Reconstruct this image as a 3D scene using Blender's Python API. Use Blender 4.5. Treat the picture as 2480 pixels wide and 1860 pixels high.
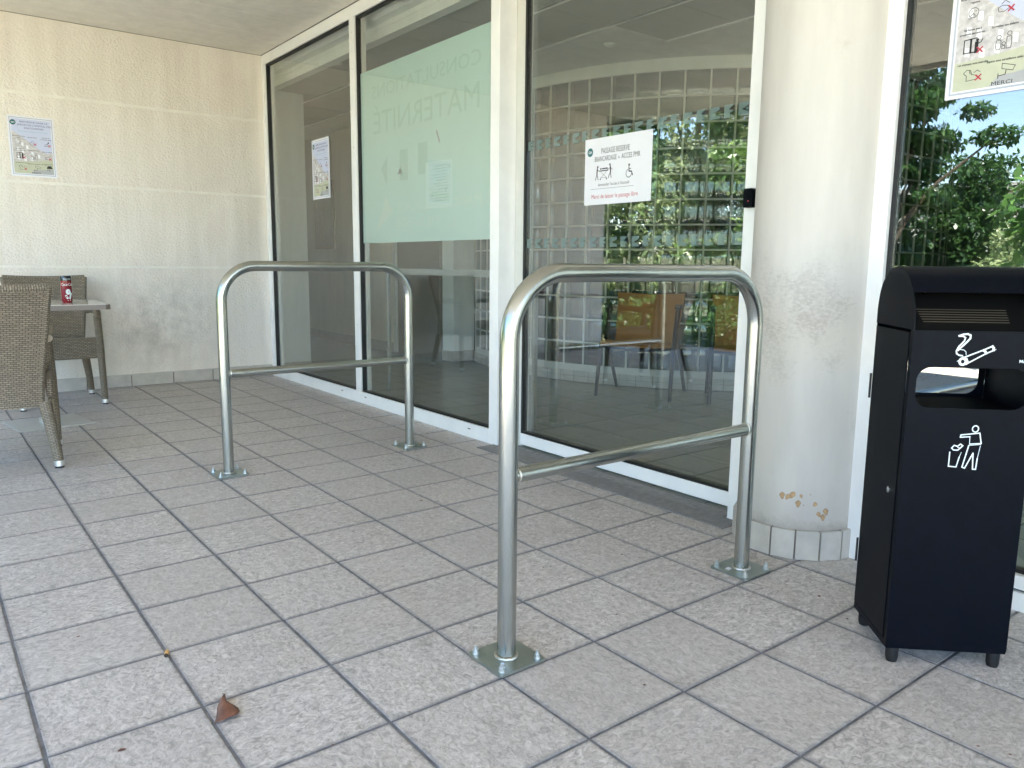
import bpy, math, random
import numpy as np
from mathutils import Vector, Matrix
random.seed(7); RNG = np.random.default_rng(11)
rad = math.radians; PI = math.pi
sc = bpy.context.scene
for o in list(bpy.data.objects): bpy.data.objects.remove(o)

# ------------------------------------------------------------------ camera, sky, sun, exposure
YAW, PITCH, ROLL = 0.660791125, 0.153332628, 0.0102737326
F = Vector((math.sin(YAW)*math.cos(PITCH), math.cos(YAW)*math.cos(PITCH), -math.sin(PITCH)))
R0 = Vector((math.cos(YAW), -math.sin(YAW), 0)); U0 = R0.cross(F)
cr, sr = math.cos(ROLL), math.sin(ROLL)
RR = cr*R0 + sr*U0; UU = -sr*R0 + cr*U0
cam = bpy.data.cameras.new('camera'); camo = bpy.data.objects.new('camera', cam); sc.collection.objects.link(camo)
cam.sensor_width = 36; cam.lens = 36*1875.7283/2480; cam.clip_end = 600; cam.clip_start = .05
camo.matrix_world = Matrix(((RR.x, UU.x, -F.x, -0.80944), (RR.y, UU.y, -F.y, -1.82177), (RR.z, UU.z, -F.z, 1.06453), (0, 0, 0, 1)))
sc.camera = camo
EL, AZ = rad(64), math.atan2(.55, -.83)      # AZ from +Y towards +X : direction to the sun = (sin AZ, cos AZ)
sd = Vector((math.sin(AZ)*math.cos(EL), math.cos(AZ)*math.cos(EL), math.sin(EL)))
w = bpy.data.worlds.new('World'); sc.world = w; w.use_nodes = True
wn = w.node_tree; bgn = wn.nodes['Background']; bgn.inputs[1].default_value = .105
sky = wn.nodes.new('ShaderNodeTexSky'); sky.sky_type = 'NISHITA'; sky.sun_disc = False
sky.sun_elevation = EL; sky.sun_rotation = AZ; sky.dust_density = .2; sky.ozone_density = 2.2
wn.links.new(sky.outputs[0], bgn.inputs[0])
sl = bpy.data.lights.new('sun', 'SUN'); sl.energy = 5; sl.angle = rad(.55); sl.color = (1, .95, .87)
so = bpy.data.objects.new('sun', sl); sc.collection.objects.link(so)
so.rotation_euler = sd.to_track_quat('Z', 'Y').to_euler(); so.location = (0, -10, 20)
sc.view_settings.view_transform = 'Standard'; sc.view_settings.look = 'None'
sc.view_settings.exposure = 3.38; sc.view_settings.gamma = 1
sc.render.engine = 'CYCLES'
sc.cycles.max_bounces = 12; sc.cycles.diffuse_bounces = 6; sc.cycles.glossy_bounces = 5; sc.cycles.transparent_max_bounces = 16
sc.cycles.caustics_reflective = False; sc.cycles.caustics_refractive = False

# ------------------------------------------------------------------ materials
def newmat(name):
    m = bpy.data.materials.new(name); m.use_nodes = True
    nt = m.node_tree; b = nt.nodes['Principled BSDF']
    return m, nt, b
def nd(nt, t, ins=None, **kw):
    n = nt.nodes.new('ShaderNode'+t)
    for k, v in kw.items(): setattr(n, k, v)
    for k, v in (ins or {}).items():
        if hasattr(v, 'links') or isinstance(v, bpy.types.NodeSocket): nt.links.new(v, n.inputs[k])
        else: n.inputs[k].default_value = v
    return n
def ramp(nt, fac, stops):
    r = nd(nt, 'ValToRGB', {0: fac}); cr_ = r.color_ramp
    while len(cr_.elements) < len(stops): cr_.elements.new(.5)
    for e, (p, c) in zip(cr_.elements, stops):
        e.position = p; e.color = tuple(c)+(1,) if len(c) == 3 else c
    return r.outputs[0]
def mth(nt, op, a, b=0., c=0.):
    return nd(nt, 'Math', {0: a, 1: b, 2: c}, operation=op).outputs[0]
def mix(nt, f, a, b, bt='MIX'):
    n = nt.nodes.new('ShaderNodeMix'); n.data_type = 'RGBA'; n.blend_type = bt
    for i, v in ((0, f), (6, a), (7, b)):
        if isinstance(v, bpy.types.NodeSocket): nt.links.new(v, n.inputs[i])
        else: n.inputs[i].default_value = v if i == 0 else tuple(v)+(1,)
    return n.outputs[2]
def geo(nt): return nd(nt, 'NewGeometry').outputs['Position']
def noise(nt, vec, scale, detail=4, rough=.55, dist=0.):
    return nd(nt, 'TexNoise', {'Vector': vec, 'Scale': scale, 'Detail': detail, 'Roughness': rough, 'Distortion': dist}).outputs['Fac']
def bump(nt, b, h, strength=.5, dist=.002):
    n = nd(nt, 'Bump', {'Height': h, 'Strength': strength, 'Distance': dist}); nt.links.new(n.outputs[0], b.inputs['Normal'])
def plain(name, col, rough=.5, metal=0., var=.06, scale=9., spec=None, coat=0.):
    m, nt, b = newmat(name)
    f = noise(nt, geo(nt), scale, 5)
    lo = tuple(c*(1-var) for c in col); hi = tuple(min(1, c*(1+var)) for c in col)
    nt.links.new(ramp(nt, f, ((.3, lo), (.7, hi))), b.inputs['Base Color'])
    b.inputs['Roughness'].default_value = rough; b.inputs['Metallic'].default_value = metal
    if spec is not None: b.inputs['Specular IOR Level'].default_value = spec
    b.inputs['Coat Weight'].default_value = coat
    return m
TX, TY = .33, .32806
def m_tile():
    m, nt, b = newmat('stone_look_tile'); P = geo(nt)
    sx = nd(nt, 'SeparateXYZ', {0: P})
    ix = mth(nt, 'FLOOR', mth(nt, 'DIVIDE', sx.outputs[0], TX)); iy = mth(nt, 'FLOOR', mth(nt, 'DIVIDE', sx.outputs[1], TY))
    cv = nd(nt, 'CombineXYZ', {0: ix, 1: iy}).outputs[0]
    wn_ = nd(nt, 'TexWhiteNoise', {0: cv}, noise_dimensions='3D')
    r = wn_.outputs['Value']
    off = nd(nt, 'VectorMath', {0: wn_.outputs['Color'], 1: (7, 7, 7)}, operation='MULTIPLY').outputs[0]
    p2 = nd(nt, 'VectorMath', {0: P, 1: off}, operation='ADD').outputs[0]
    q = nd(nt, 'VectorRotate', {'Vector': p2, 'Center': (0, 0, 0), 'Angle': mth(nt, 'MULTIPLY', mth(nt, 'FLOOR', mth(nt, 'MULTIPLY', r, 4.)), 1.5708)}, rotation_type='Z_AXIS').outputs[0]
    q = nd(nt, 'Mapping', {'Vector': q, 'Scale': (1, 1.35, 1)}).outputs[0]
    n1 = noise(nt, q, 46, 9, .72, 1.1); n2 = noise(nt, P, 1.7, 4); n3 = noise(nt, q, 130, 4, .6, .8)
    c = ramp(nt, n1, ((.36, (.21, .195, .183)), (.45, (.41, .385, .365)), (.53, (.56, .53, .51)), (.64, (.78, .75, .73))))
    c = mix(nt, .3, c, ramp(nt, n3, ((.3, (.33, .31, .29)), (.7, (.62, .59, .55)))))
    c = mix(nt, mth(nt, 'MULTIPLY', r, .45), c, (.42, .395, .37))
    c = mix(nt, .35, c, ramp(nt, n2, ((.3, (.70, .675, .65)), (.7, (1.0, 1.0, 1.0)))), 'MULTIPLY')
    # grime creeping in from the joints
    def edge(s, T):
        f = mth(nt, 'FRACT', mth(nt, 'DIVIDE', s, T)); return mth(nt, 'MULTIPLY', mth(nt, 'MINIMUM', f, mth(nt, 'SUBTRACT', 1., f)), T)
    e = mth(nt, 'MINIMUM', edge(sx.outputs[0], TX), edge(sx.outputs[1], TY))
    e = mth(nt, 'ADD', e, mth(nt, 'MULTIPLY', mth(nt, 'SUBTRACT', noise(nt, P, 60, 3), .5), .014))
    c = mix(nt, ramp(nt, e, ((.004, (.65, .65, .65)), (.013, (0, 0, 0)))), c, (.17, .16, .155))
    st = noise(nt, P, 5.5, 6, .7)
    c = mix(nt, ramp(nt, st, ((.58, (0, 0, 0)), (.74, (.5, .5, .5)))), c, (.2, .18, .155))
    c = mix(nt, 1., c, (1.10, 1.075, 1.07), 'MULTIPLY')
    nt.links.new(c, b.inputs['Base Color'])
    nt.links.new(ramp(nt, n1, ((.3, (.62, .62, .62)), (.7, (.42, .42, .42)))), b.inputs['Roughness'])
    bump(nt, b, mth(nt, 'ADD', n1, mth(nt, 'MULTIPLY', n3, .3)), .75, .0028)
    return m
def m_roughcast():
    m, nt, b = newmat('roughcast_render'); P = geo(nt); sx = nd(nt, 'SeparateXYZ', {0: P})
    z = sx.outputs[2]
    big = noise(nt, nd(nt, 'Mapping', {'Vector': P, 'Scale': (1.3, 1.3, .6)}).outputs[0], 1.6, 5)
    c = ramp(nt, big, ((.3, (.75, .695, .625)), (.55, (.83, .78, .71)), (.75, (.78, .70, .635))))
    v = nd(nt, 'Mapping', {'Vector': P, 'Scale': (5, 5, .35)}).outputs[0]
    c = mix(nt, .5, c, ramp(nt, noise(nt, v, 2.2, 4), ((.35, (.88, .87, .85)), (.6, (1, 1, 1)))), 'MULTIPLY')
    # scuffed, greyed area at chair height
    d = nd(nt, 'VectorMath', {0: nd(nt, 'Mapping', {'Vector': P, 'Location': (-.85*1.0, 0, -.55*1.35), 'Scale': (1.0, 0, 1.35)}).outputs[0], 1: (0, 0, 0)}, operation='DISTANCE').outputs['Value']
    msk = mth(nt, 'MULTIPLY', ramp(nt, d, ((.08, (1, 1, 1)), (.72, (0, 0, 0)))), ramp(nt, noise(nt, P, 7, 6, .7), ((.42, (0, 0, 0)), (.66, (1, 1, 1)))))
    c = mix(nt, mth(nt, 'MULTIPLY', msk, .5), c, (.30, .27, .23))
    sp = noise(nt, P, 46, 3, .5)
    c = mix(nt, ramp(nt, sp, ((.72, (0, 0, 0)), (.78, (.6, .6, .6)))), c, (.42, .37, .31))
    nt.links.new(c, b.inputs['Base Color']); b.inputs['Roughness'].default_value = .9
    g = nd(nt, 'TexVoronoi', {'Vector': nd(nt, 'Mapping', {'Vector': P, 'Scale': (1, 1, 1.2)}).outputs[0], 'Scale': 55.}, feature='SMOOTH_F1').outputs['Distance']
    h = mth(nt, 'ADD', mth(nt, 'MULTIPLY', g, -.8), mth(nt, 'MULTIPLY', noise(nt, P, 75, 4, .6, .6), 1.1))
    bump(nt, b, h, .7, .008)
    return m
def m_plaster(name, col, scuff=0.):
    m, nt, b = newmat(name); P = geo(nt)
    v = nd(nt, 'Mapping', {'Vector': P, 'Scale': (4, 4, .7)}).outputs[0]
    c = ramp(nt, noise(nt, v, 2., 6, .65), ((.3, tuple(x*.88 for x in col)), (.65, col)))
    if scuff:
        z = nd(nt, 'SeparateXYZ', {0: P}).outputs[2]
        zz = mth(nt, 'ADD', z, mth(nt, 'MULTIPLY', noise(nt, P, 3, 3), .5))
        band = ramp(nt, mth(nt, 'DIVIDE', zz, 2.), ((.42, (0, 0, 0)), (.52, (1, 1, 1)), (.66, (.7, .7, .7)), (.74, (0, 0, 0))))
        sm = noise(nt, nd(nt, 'Mapping', {'Vector': P, 'Scale': (1, 1, 1.8)}).outputs[0], 60, 8, .8)
        c = mix(nt, mth(nt, 'MULTIPLY', mth(nt, 'MULTIPLY', band, ramp(nt, mth(nt, 'MULTIPLY', sm, noise(nt, P, 5, 3)), ((.27, (0, 0, 0)), (.37, (1, 1, 1))))), .42), c, (.25, .22, .19))
        c = mix(nt, ramp(nt, mth(nt, 'ADD', z, mth(nt, 'MULTIPLY', noise(nt, P, 30, 6, .7), .09)), ((.15, (.8, .8, .8)), (.20, (.25, .25, .25)), (.34, (0, 0, 0)))), c, (.33, .29, .25))
        c = mix(nt, ramp(nt, noise(nt, P, 6, 7, .72), ((.6, (0, 0, 0)), (.75, (.35, .35, .35)))), c, (.36, .32, .27))
    nt.links.new(c, b.inputs['Base Color']); b.inputs['Roughness'].default_value = .75
    bump(nt, b, noise(nt, P, 28, 5), .16, .004)
    return m
def m_metal(name, col=(.44, .455, .43), rough=.24):
    m, nt, b = newmat(name); P = geo(nt)
    f = noise(nt, nd(nt, 'Mapping', {'Vector': P, 'Scale': (1, 1, .15)}).outputs[0], 18, 3)
    nt.links.new(ramp(nt, mth(nt, 'ADD', mth(nt, 'MULTIPLY', f, .6), mth(nt, 'MULTIPLY', noise(nt, P, 14, 7, .7), .4)), ((.35, tuple(x*.9 for x in col)), (.65, col))), b.inputs['Base Color'])
    nt.links.new(ramp(nt, noise(nt, P, 55, 5, .6), ((.3, (rough*.9,)*3), (.7, (rough*1.12,)*3))), b.inputs['Roughness'])
    b.inputs['Metallic'].default_value = .96
    return m
def glassy(name, f0, tint, rough=0.0, bmp=None, tr_rough=None):
    """clear pane: straight-through transmission plus a mirror term that rises with angle"""
    m, nt, b = newmat(name); nt.nodes.remove(b); out = nt.nodes['Material Output']
    g = nd(nt, 'NewGeometry')
    c = mth(nt, 'ABSOLUTE', nd(nt, 'VectorMath', {0: g.outputs['Incoming'], 1: g.outputs['Normal']}, operation='DOT_PRODUCT').outputs['Value'])
    fr = mth(nt, 'ADD', f0, mth(nt, 'MULTIPLY', 1-f0, mth(nt, 'POWER', mth(nt, 'SUBTRACT', 1., c), 5.)))
    gl = nd(nt, 'BsdfGlossy', {'Color': (1, 1, 1, 1), 'Roughness': rough})
    tr = nd(nt, 'BsdfTransparent', {'Color': tuple(tint)+(1,)})
    if bmp:
        bn = nd(nt, 'Bump', {'Height': bmp(nt), 'Strength': .25, 'Distance': .004}); nt.links.new(bn.outputs[0], gl.inputs['Normal'])
    mx = nd(nt, 'MixShader', {0: fr, 1: tr.outputs[0], 2: gl.outputs[0]})
    nt.links.new(mx.outputs[0], out.inputs[0]); return m
def m_wicker(name, sc_=1.):
    m, nt, b = newmat(name); uv = nd(nt, 'TexCoord').outputs['UV']
    wob = nd(nt, 'TexNoise', {'Vector': uv, 'Scale': 40., 'Detail': 2.}).outputs['Color']
    uv = nd(nt, 'VectorMath', {0: uv, 1: nd(nt, 'VectorMath', {0: wob, 'Scale': .0035}, operation='SCALE').outputs[0]}, operation='ADD').outputs[0]
    br = nd(nt, 'TexBrick', {'Vector': uv, 'Color1': (.35, .29, .21, 1), 'Color2': (.25, .205, .15, 1), 'Mortar': (.06, .05, .038, 1), 'Scale': 1.,
        'Mortar Size': .0022*sc_, 'Mortar Smooth': .7, 'Bias': 0., 'Brick Width': .026*sc_, 'Row Height': .0105*sc_})
    br.offset = .5
    nt.links.new(mix(nt, .4, br.outputs['Color'], ramp(nt, noise(nt, uv, 300, 3), ((.3, (.5, .5, .5)), (.7, (1.2, 1.2, 1.2)))), 'MULTIPLY'), b.inputs['Base Color'])
    b.inputs['Roughness'].default_value = .5
    bump(nt, b, mth(nt, 'SUBTRACT', 1., br.outputs['Fac']), .9, .004)
    return m
def m_leaf(name, a, b_):
    m, nt, b = newmat(name)
    r = nd(nt, 'NewGeometry').outputs['Random Per Island']
    nt.links.new(ramp(nt, r, ((0, a), (.6, tuple((x+y)/2 for x, y in zip(a, b_))), (1, b_))), b.inputs['Base Color'])
    b.inputs['Roughness'].default_value = .38
    tl = nd(nt, 'BsdfTranslucent', {'Color': tuple(min(1, x*1.6) for x in b_)+(1,)})
    mx = nd(nt, 'MixShader', {0: .3, 1: b.outputs[0], 2: tl.outputs[0]}); nt.links.new(mx.outputs[0], nt.nodes['Material Output'].inputs[0])
    return m
M = {}
M['tile'] = m_tile(); M['grout'] = plain('dark_grout', (.165, .165, .18), .8, var=.35, scale=25)
M['roughcast'] = m_roughcast(); M['band'] = m_plaster('smooth_joint', (.86, .82, .75))
M['column'] = m_plaster('painted_plaster', (.61, .58, .54), 1.)
M['chip'] = plain('bared_plaster', (.46, .30, .16), .9, var=.3, scale=60); M['chiprim'] = plain('chip_rim', (.30, .19, .11), .9)
M['skirt'] = plain('skirting_tile', (.50, .465, .42), .45, var=.12, scale=14); M['skgrout'] = plain('skirting_grout', (.20, .17, .15), .9)
M['white'] = plain('white_lacquer', (.86, .86, .85), .3, var=.05, scale=5, coat=.2)
M['greyside'] = plain('off_white_lacquer', (.62, .62, .575), .35, var=.04)
M['darkbar'] = plain('grey_bar', (.30, .31, .29), .5); M['gasket'] = plain('rubber', (.008, .008, .008), .5)
M['soffit'] = m_plaster('soffit_board', (.84, .80, .72)); M['soffgap'] = plain('soffit_joint', (.30, .27, .23), .9)
M['inwall'] = m_plaster('interior_paint', (.77, .79, .755)); M['inwallwarm'] = m_plaster('interior_warm_paint', (.80, .76, .62))
M['ceiltile'] = plain('ceiling_tile', (.40, .41, .40), .9, var=.03, scale=40); M['tbar'] = plain('ceiling_bar', (.93, .94, .92), .4)
M['steel'] = m_metal('galvanised_tube'); M['plate'] = m_metal('zinc_plate', (.37, .41, .39), .42); M['bolt'] = m_metal('zinc_bolt', (.75, .79, .8), .3)
M['weld'] = m_metal('weld_bead', (.62, .60, .55), .4)
M['bin'] = plain('black_powder_coat', (.0012, .0022, .0055), .42, var=.3, scale=30, spec=.09)
M['binside'] = M['bin']; M['black'] = plain('deep_black', (.002, .002, .002), .7, spec=.1); M['rubber'] = plain('rubber_foot', (.006, .006, .007), .55)
M['mark'] = plain('white_print', (.74, .80, .82), .45, var=.02); M['ash'] = m_metal('ash_bars', (.14, .13, .11), .5)
M['chrome'] = m_metal('bright_metal', (.85, .85, .84), .14)
M['wicker'] = m_wicker('woven_resin'); M['wickerfine'] = m_wicker('woven_resin_fine', .8)
M['alu'] = m_metal('aluminium_foot', (.86, .87, .88), .3)
M['ttop'] = plain('laminate_top', (.60, .575, .53), .16, var=.04, coat=.3); M['tedge'] = plain('laminate_edge', (.24, .20, .175), .4)
M['baseplate'] = plain('base_plate', (.50, .49, .46), .4, var=.05)
M['glass'] = glassy('window_glass', .085, (.955, .97, .962)); M['glassd'] = glassy('door_glass', .115, (.92, .945, .93))
M['mat'] = plain('threshold_slab', (.22, .212, .21), .7, var=.2, scale=35)
M['paper'] = plain('white_paper', (.78, .78, .84), .35, var=.02, coat=.25); M['ink'] = plain('black_ink', (.02, .02, .022), .6); M['red'] = plain('red_ink', (.48, .045, .07), .6)
M['blueink'] = plain('violet_ink', (.17, .18, .32), .6); M['tealink'] = plain('teal_ink', (.22, .46, .55), .6); M['teal'] = plain('dark_teal', (.02, .13, .145), .5)
M['psky'] = plain('printed_sky', (.56, .60, .78), .5, var=.03); M['pbuild'] = plain('printed_building', (.56, .54, .555), .5, var=.2, scale=60); M['pgrass'] = plain('printed_lawn', (.52, .54, .42), .5, var=.05, scale=30)
M['pshade'] = plain('printed_shade', (.42, .43, .46), .5); M['pline'] = plain('printed_line', (.83, .84, .88), .5); M['pbluegrey'] = plain('printed_border', (.42, .46, .56), .5)
M['orange'] = plain('orange_leatherette', (.37, .155, .03), .5, var=.1, scale=12); M['navy'] = plain('dark_blue_lacquer', (.007, .010, .024), .4, spec=.3)
M['darkdoor'] = plain('dark_door', (.17, .155, .13), .5, var=.06)
M['brass'] = plain('picture_frame', (.32, .24, .13), .4); M['print'] = plain('framed_print', (.24, .24, .22), .4, var=.2)
M['bark'] = plain('bark', (.11, .085, .06), .9, var=.4, scale=14)
M['leafA'] = m_leaf('leaf_mid', (.035, .085, .02), (.16, .26, .06)); M['leafB'] = m_leaf('leaf_dark', (.015, .05, .018), (.06, .13, .035)); M['leafC'] = m_leaf('leaf_pale', (.10, .17, .06), (.34, .40, .20)); M['leafD'] = m_leaf('leaf_fig', (.04, .12, .02), (.14, .28, .07))
M['dryleaf'] = plain('dry_leaf', (.16, .065, .04), .5, var=.4, scale=45)
M['canred'] = plain('can_red', (.22, .005, .012), .25, coat=.6, var=.03); M['canblack'] = plain('can_black', (.01, .01, .016), .25, coat=.6)
M['filter'] = plain('filter_tip', (.62, .36, .12), .7, var=.2, scale=90); M['burnt'] = plain('burnt_end', (.03, .025, .02), .9)
M['terrace'] = plain('pale_paving', (.70, .63, .53), .8, var=.08, scale=3); M['soil'] = plain('garden_ground', (.12, .12, .06), .95, var=.4, scale=6)
M['farwall'] = plain('far_render', (.62, .58, .52), .8); M['roofslab'] = plain('roof_concrete', (.55, .52, .47), .8)
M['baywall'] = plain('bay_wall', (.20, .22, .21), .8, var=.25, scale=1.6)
M['laminate'] = glassy('laminating_film', .10, (.74, .85, .82)); M['decal'] = glassy('safety_decal', .10, (.62, .72, .70))
def m_film(name, col, ks):
    m, nt, b = newmat(name); P = geo(nt)
    nt.links.new(ramp(nt, noise(nt, P, 1.2, 3), ((.3, tuple(x*.95 for x in col)), (.7, col))), b.inputs['Base Color'])
    b.inputs['Roughness'].default_value = .06; b.inputs['Specular IOR Level'].default_value = .8
    tl = nd(nt, 'BsdfTranslucent', {'Color': tuple(col)+(1,)}); tp = nd(nt, 'BsdfTransparent', {'Color': (.9, 1, .96, 1)})
    a = nd(nt, 'MixShader', {0: .35, 1: b.outputs[0], 2: tl.outputs[0]}); a2 = nd(nt, 'MixShader', {0: ks, 1: a.outputs[0], 2: tp.outputs[0]})
    nt.links.new(a2.outputs[0], nt.nodes['Material Output'].inputs[0]); return m
M['film'] = m_film('frosted_mint_film', (.77, .965, .92), .05); M['filmtxt'] = m_film('film_letters', (.67, .86, .80), .05); M['filmlow'] = m_film('film_lower_letters', (.86, .98, .92), .05)
M['filmtriangle'] = M['filmlow']; M['filmpaper'] = m_film('paper_behind_film', (.84, .99, .96), .02)
def _blk(nt):
    P = geo(nt); return mth(nt, 'ADD', noise(nt, nd(nt, 'Mapping', {'Vector': P, 'Scale': (1, 1, .35)}).outputs[0], 13, 3, .5, 1.), mth(nt, 'MULTIPLY', noise(nt, P, 40, 2), .2))
M['block'] = glassy('glass_block', .07, (.33, .39, .36), .05, _blk)
M['decal'] = m_film('safety_decal', (.36, .50, .49), .45)
M['grey_grout'] = plain('block_grout', (.62, .61, .57), .8, var=.05)
def m_infloor():
    m, nt, b = newmat('interior_tile'); P = geo(nt)
    br = nd(nt, 'TexBrick', {'Vector': P, 'Color1': (.36, .375, .345, 1), 'Color2': (.33, .345, .32, 1), 'Mortar': (.12, .12, .11, 1), 'Scale': 1., 'Mortar Size': .0035, 'Brick Width': .33, 'Row Height': .33, 'Mortar Smooth': .1})
    br.offset = 0
    nt.links.new(br.outputs['Color'], b.inputs['Base Color']); b.inputs['Roughness'].default_value = .22; return m
M['infloor'] = m_infloor()

# ------------------------------------------------------------------ mesh tools
class MB:
    def __init__(s): s.v = []; s.f = []; s.m = []; s.uv = []; s.sm = []
    def poly(s, pts, mi=0, uv=None, smooth=False):
        n = len(s.v); s.v += [tuple(p) for p in pts]; s.f.append(tuple(range(n, n+len(pts)))); s.m.append(mi); s.sm.append(smooth)
        s.uv += list(uv) if uv else [(0, 0)]*len(pts)
    def add(s, verts, faces, mi=0, smooth=False, uvs=None):
        n = len(s.v); s.v += [tuple(p) for p in verts]
        for k, f in enumerate(faces):
            s.f.append(tuple(n+i for i in f)); s.m.append(mi); s.sm.append(smooth)
            s.uv += list(uvs[k]) if uvs else [(0, 0)]*len(f)
    def box(s, a, b, mi=0, T=None):
        (x0, y0, z0), (x1, y1, z1) = a, b
        vs = [(x, y, z) for z in (z0, z1) for y in (y0, y1) for x in (x0, x1)]
        if T: vs = [T(Vector(q)) for q in vs]
        fs = [(0, 2, 3, 1), (4, 5, 7, 6), (0, 1, 5, 4), (2, 6, 7, 3), (0, 4, 6, 2), (1, 3, 7, 5)]
        L = [abs(x1-x0), abs(y1-y0), abs(z1-z0)]
        uvs = []
        raw = [(x, y, z) for z in (z0, z1) for y in (y0, y1) for x in (x0, x1)]
        for k, f in enumerate(fs):
            ax = [(0, 1), (0, 1), (0, 2), (0, 2), (1, 2), (1, 2)][k]; uvs.append([(raw[i][ax[0]], raw[i][ax[1]]) for i in f])
        s.add(vs, fs, mi, False, uvs)
    def tube(s, path, r, n=16, mi=0, caps=True, smooth=True):
        P = [Vector(p) for p in path]; R = r if isinstance(r, (list, tuple)) else [r]*len(P)
        rings = []; up = None; L = 0
        for i, p in enumerate(P):
            t = ((P[i+1]-p).normalized() if i == 0 else (p-P[i-1]).normalized() if i == len(P)-1 else ((P[i+1]-p).normalized()+(p-P[i-1]).normalized()).normalized())
            if up is None:
                a = Vector((0, 0, 1)) if abs(t.z) < .9 else Vector((0, 1, 0)); up = (a-t*a.dot(t)).normalized()
            else: up = (up-t*up.dot(t)).normalized()
            sd_ = t.cross(up)
            if i: L += (p-P[i-1]).length
            rings.append(([p+R[i]*(math.cos(2*PI*k/n)*up+math.sin(2*PI*k/n)*sd_) for k in range(n)], L))
        vs = [q for rg, _ in rings for q in rg]; fs = []; uvs = []
        for i in range(len(P)-1):
            for k in range(n):
                k2 = (k+1) % n; fs.append((i*n+k, i*n+k2, (i+1)*n+k2, (i+1)*n+k)[::-1])
                c = 2*PI*R[i]; l0, l1 = rings[i][1], rings[i+1][1]
                uvs.append([(k/n*c, l0), ((k+1)/n*c, l0), ((k+1)/n*c, l1), (k/n*c, l1)][::-1])
        s.add(vs, fs, mi, smooth, uvs)
        if caps:
            s.poly(rings[0][0], mi); s.poly(rings[-1][0][::-1], mi)
    def lathe(s, prof, c=(0, 0), n=32, mi=0, smooth=True, a0=0, a1=2*PI):
        full = abs(a1-a0-2*PI) < 1e-6; m = n if full else n+1
        vs = [(c[0]+r*math.cos(a0+(a1-a0)*k/n), c[1]+r*math.sin(a0+(a1-a0)*k/n), z) for r, z in prof for k in range(m)]
        fs = [(i*m+k, i*m+(k+1) % m, (i+1)*m+(k+1) % m, (i+1)*m+k) for i in range(len(prof)-1) for k in range(n)]
        s.add(vs, fs, mi, smooth)
    def prism(s, pts, depth, O, ex, ey, n, mi=0):
        """outline pts in (ex, ey) from O, extruded by depth along -n (front face at O)"""
        a = [O+ex*x+ey*y for x, y in pts]; b = [q-n*depth for q in a]
        s.poly(a, mi, pts); s.poly(b[::-1], mi)
        for i in range(len(a)):
            j = (i+1) % len(a); s.poly([a[i], b[i], b[j], a[j]], mi)
    def build(s, name, mats, parent=None, bev=0, angle=35):
        me = bpy.data.meshes.new(name); me.from_pydata([tuple(v) for v in s.v], [], s.f)
        for m_ in (mats if isinstance(mats, (list, tuple)) else [mats]): me.materials.append(m_)
        me.polygons.foreach_set('material_index', s.m); me.polygons.foreach_set('use_smooth', s.sm)
        ul = me.uv_layers.new(name='UVMap'); ul.data.foreach_set('uv', [c for uv in s.uv for c in uv])
        me.validate(); me.update()
        ob = bpy.data.objects.new(name, me); sc.collection.objects.link(ob)
        if parent: ob.parent = parent
        if any(s.sm):
            try: me.set_sharp_from_angle(angle=rad(angle))
            except Exception: pass
        if bev:
            bv = ob.modifiers.new('bevel', 'BEVEL'); bv.width = bev; bv.segments = 2; bv.limit_method = 'ANGLE'
        return ob
def tag(o, label=None, cat=None, group=None, kind=None):
    if label: o['label'] = label
    if cat: o['category'] = cat
    if group: o['group'] = group
    if kind: o['kind'] = kind
    return o
def thing(name, loc, label, cat, rz=0, group=None):
    o = bpy.data.objects.new(name, None); sc.collection.objects.link(o); o.location = loc; o.rotation_euler = (0, 0, rz)
    o.empty_display_size = .1
    return tag(o, label, cat, group)
def struct(o): o['kind'] = 'structure'; return o
def dup(root, loc, rz, label):
    def cp(o, par):
        c = o.copy(); sc.collection.objects.link(c); c.parent = par
        for ch in list(o.children): cp(ch, c)
        return c
    r = cp(root, None); r.location = loc; r.rotation_euler = (0, 0, rz); r['label'] = label; return r
def seg(b, p0, p1, wd, O, ex, ey, n, mi=0, lift=.0006):
    p0 = Vector(p0); p1 = Vector(p1); d = (p1-p0); 
    if d.length < 1e-9: return
    d.normalize(); q = Vector((-d.y, d.x))*wd/2; e = d*wd*.35
    b.poly([O+ex*a.x+ey*a.y+n*lift for a in (p0-e-q, p1+e-q, p1+e+q, p0-e+q)], mi)
def pline(b, pts, wd, O, ex, ey, n, mi=0, closed=False, lift=.0006):
    pts = list(pts)+([pts[0]] if closed else [])
    for k, (a, c) in enumerate(zip(pts[:-1], pts[1:])): seg(b, a, c, wd, O, ex, ey, n, mi, lift+k*2e-6)
def disc(b, c, r, O, ex, ey, n, mi=0, lift=.0006, k=18, ry=None):
    b.poly([O+ex*(c[0]+r*math.cos(2*PI*i/k))+ey*(c[1]+(ry or r)*math.sin(2*PI*i/k))+n*lift for i in range(k)], mi)
def circ(c, r, k=16, a0=0, a1=2*PI, ry=None): return [(c[0]+r*math.cos(a0+(a1-a0)*i/k), c[1]+(ry or r)*math.sin(a0+(a1-a0)*i/k)) for i in range(k+1)]
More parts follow.
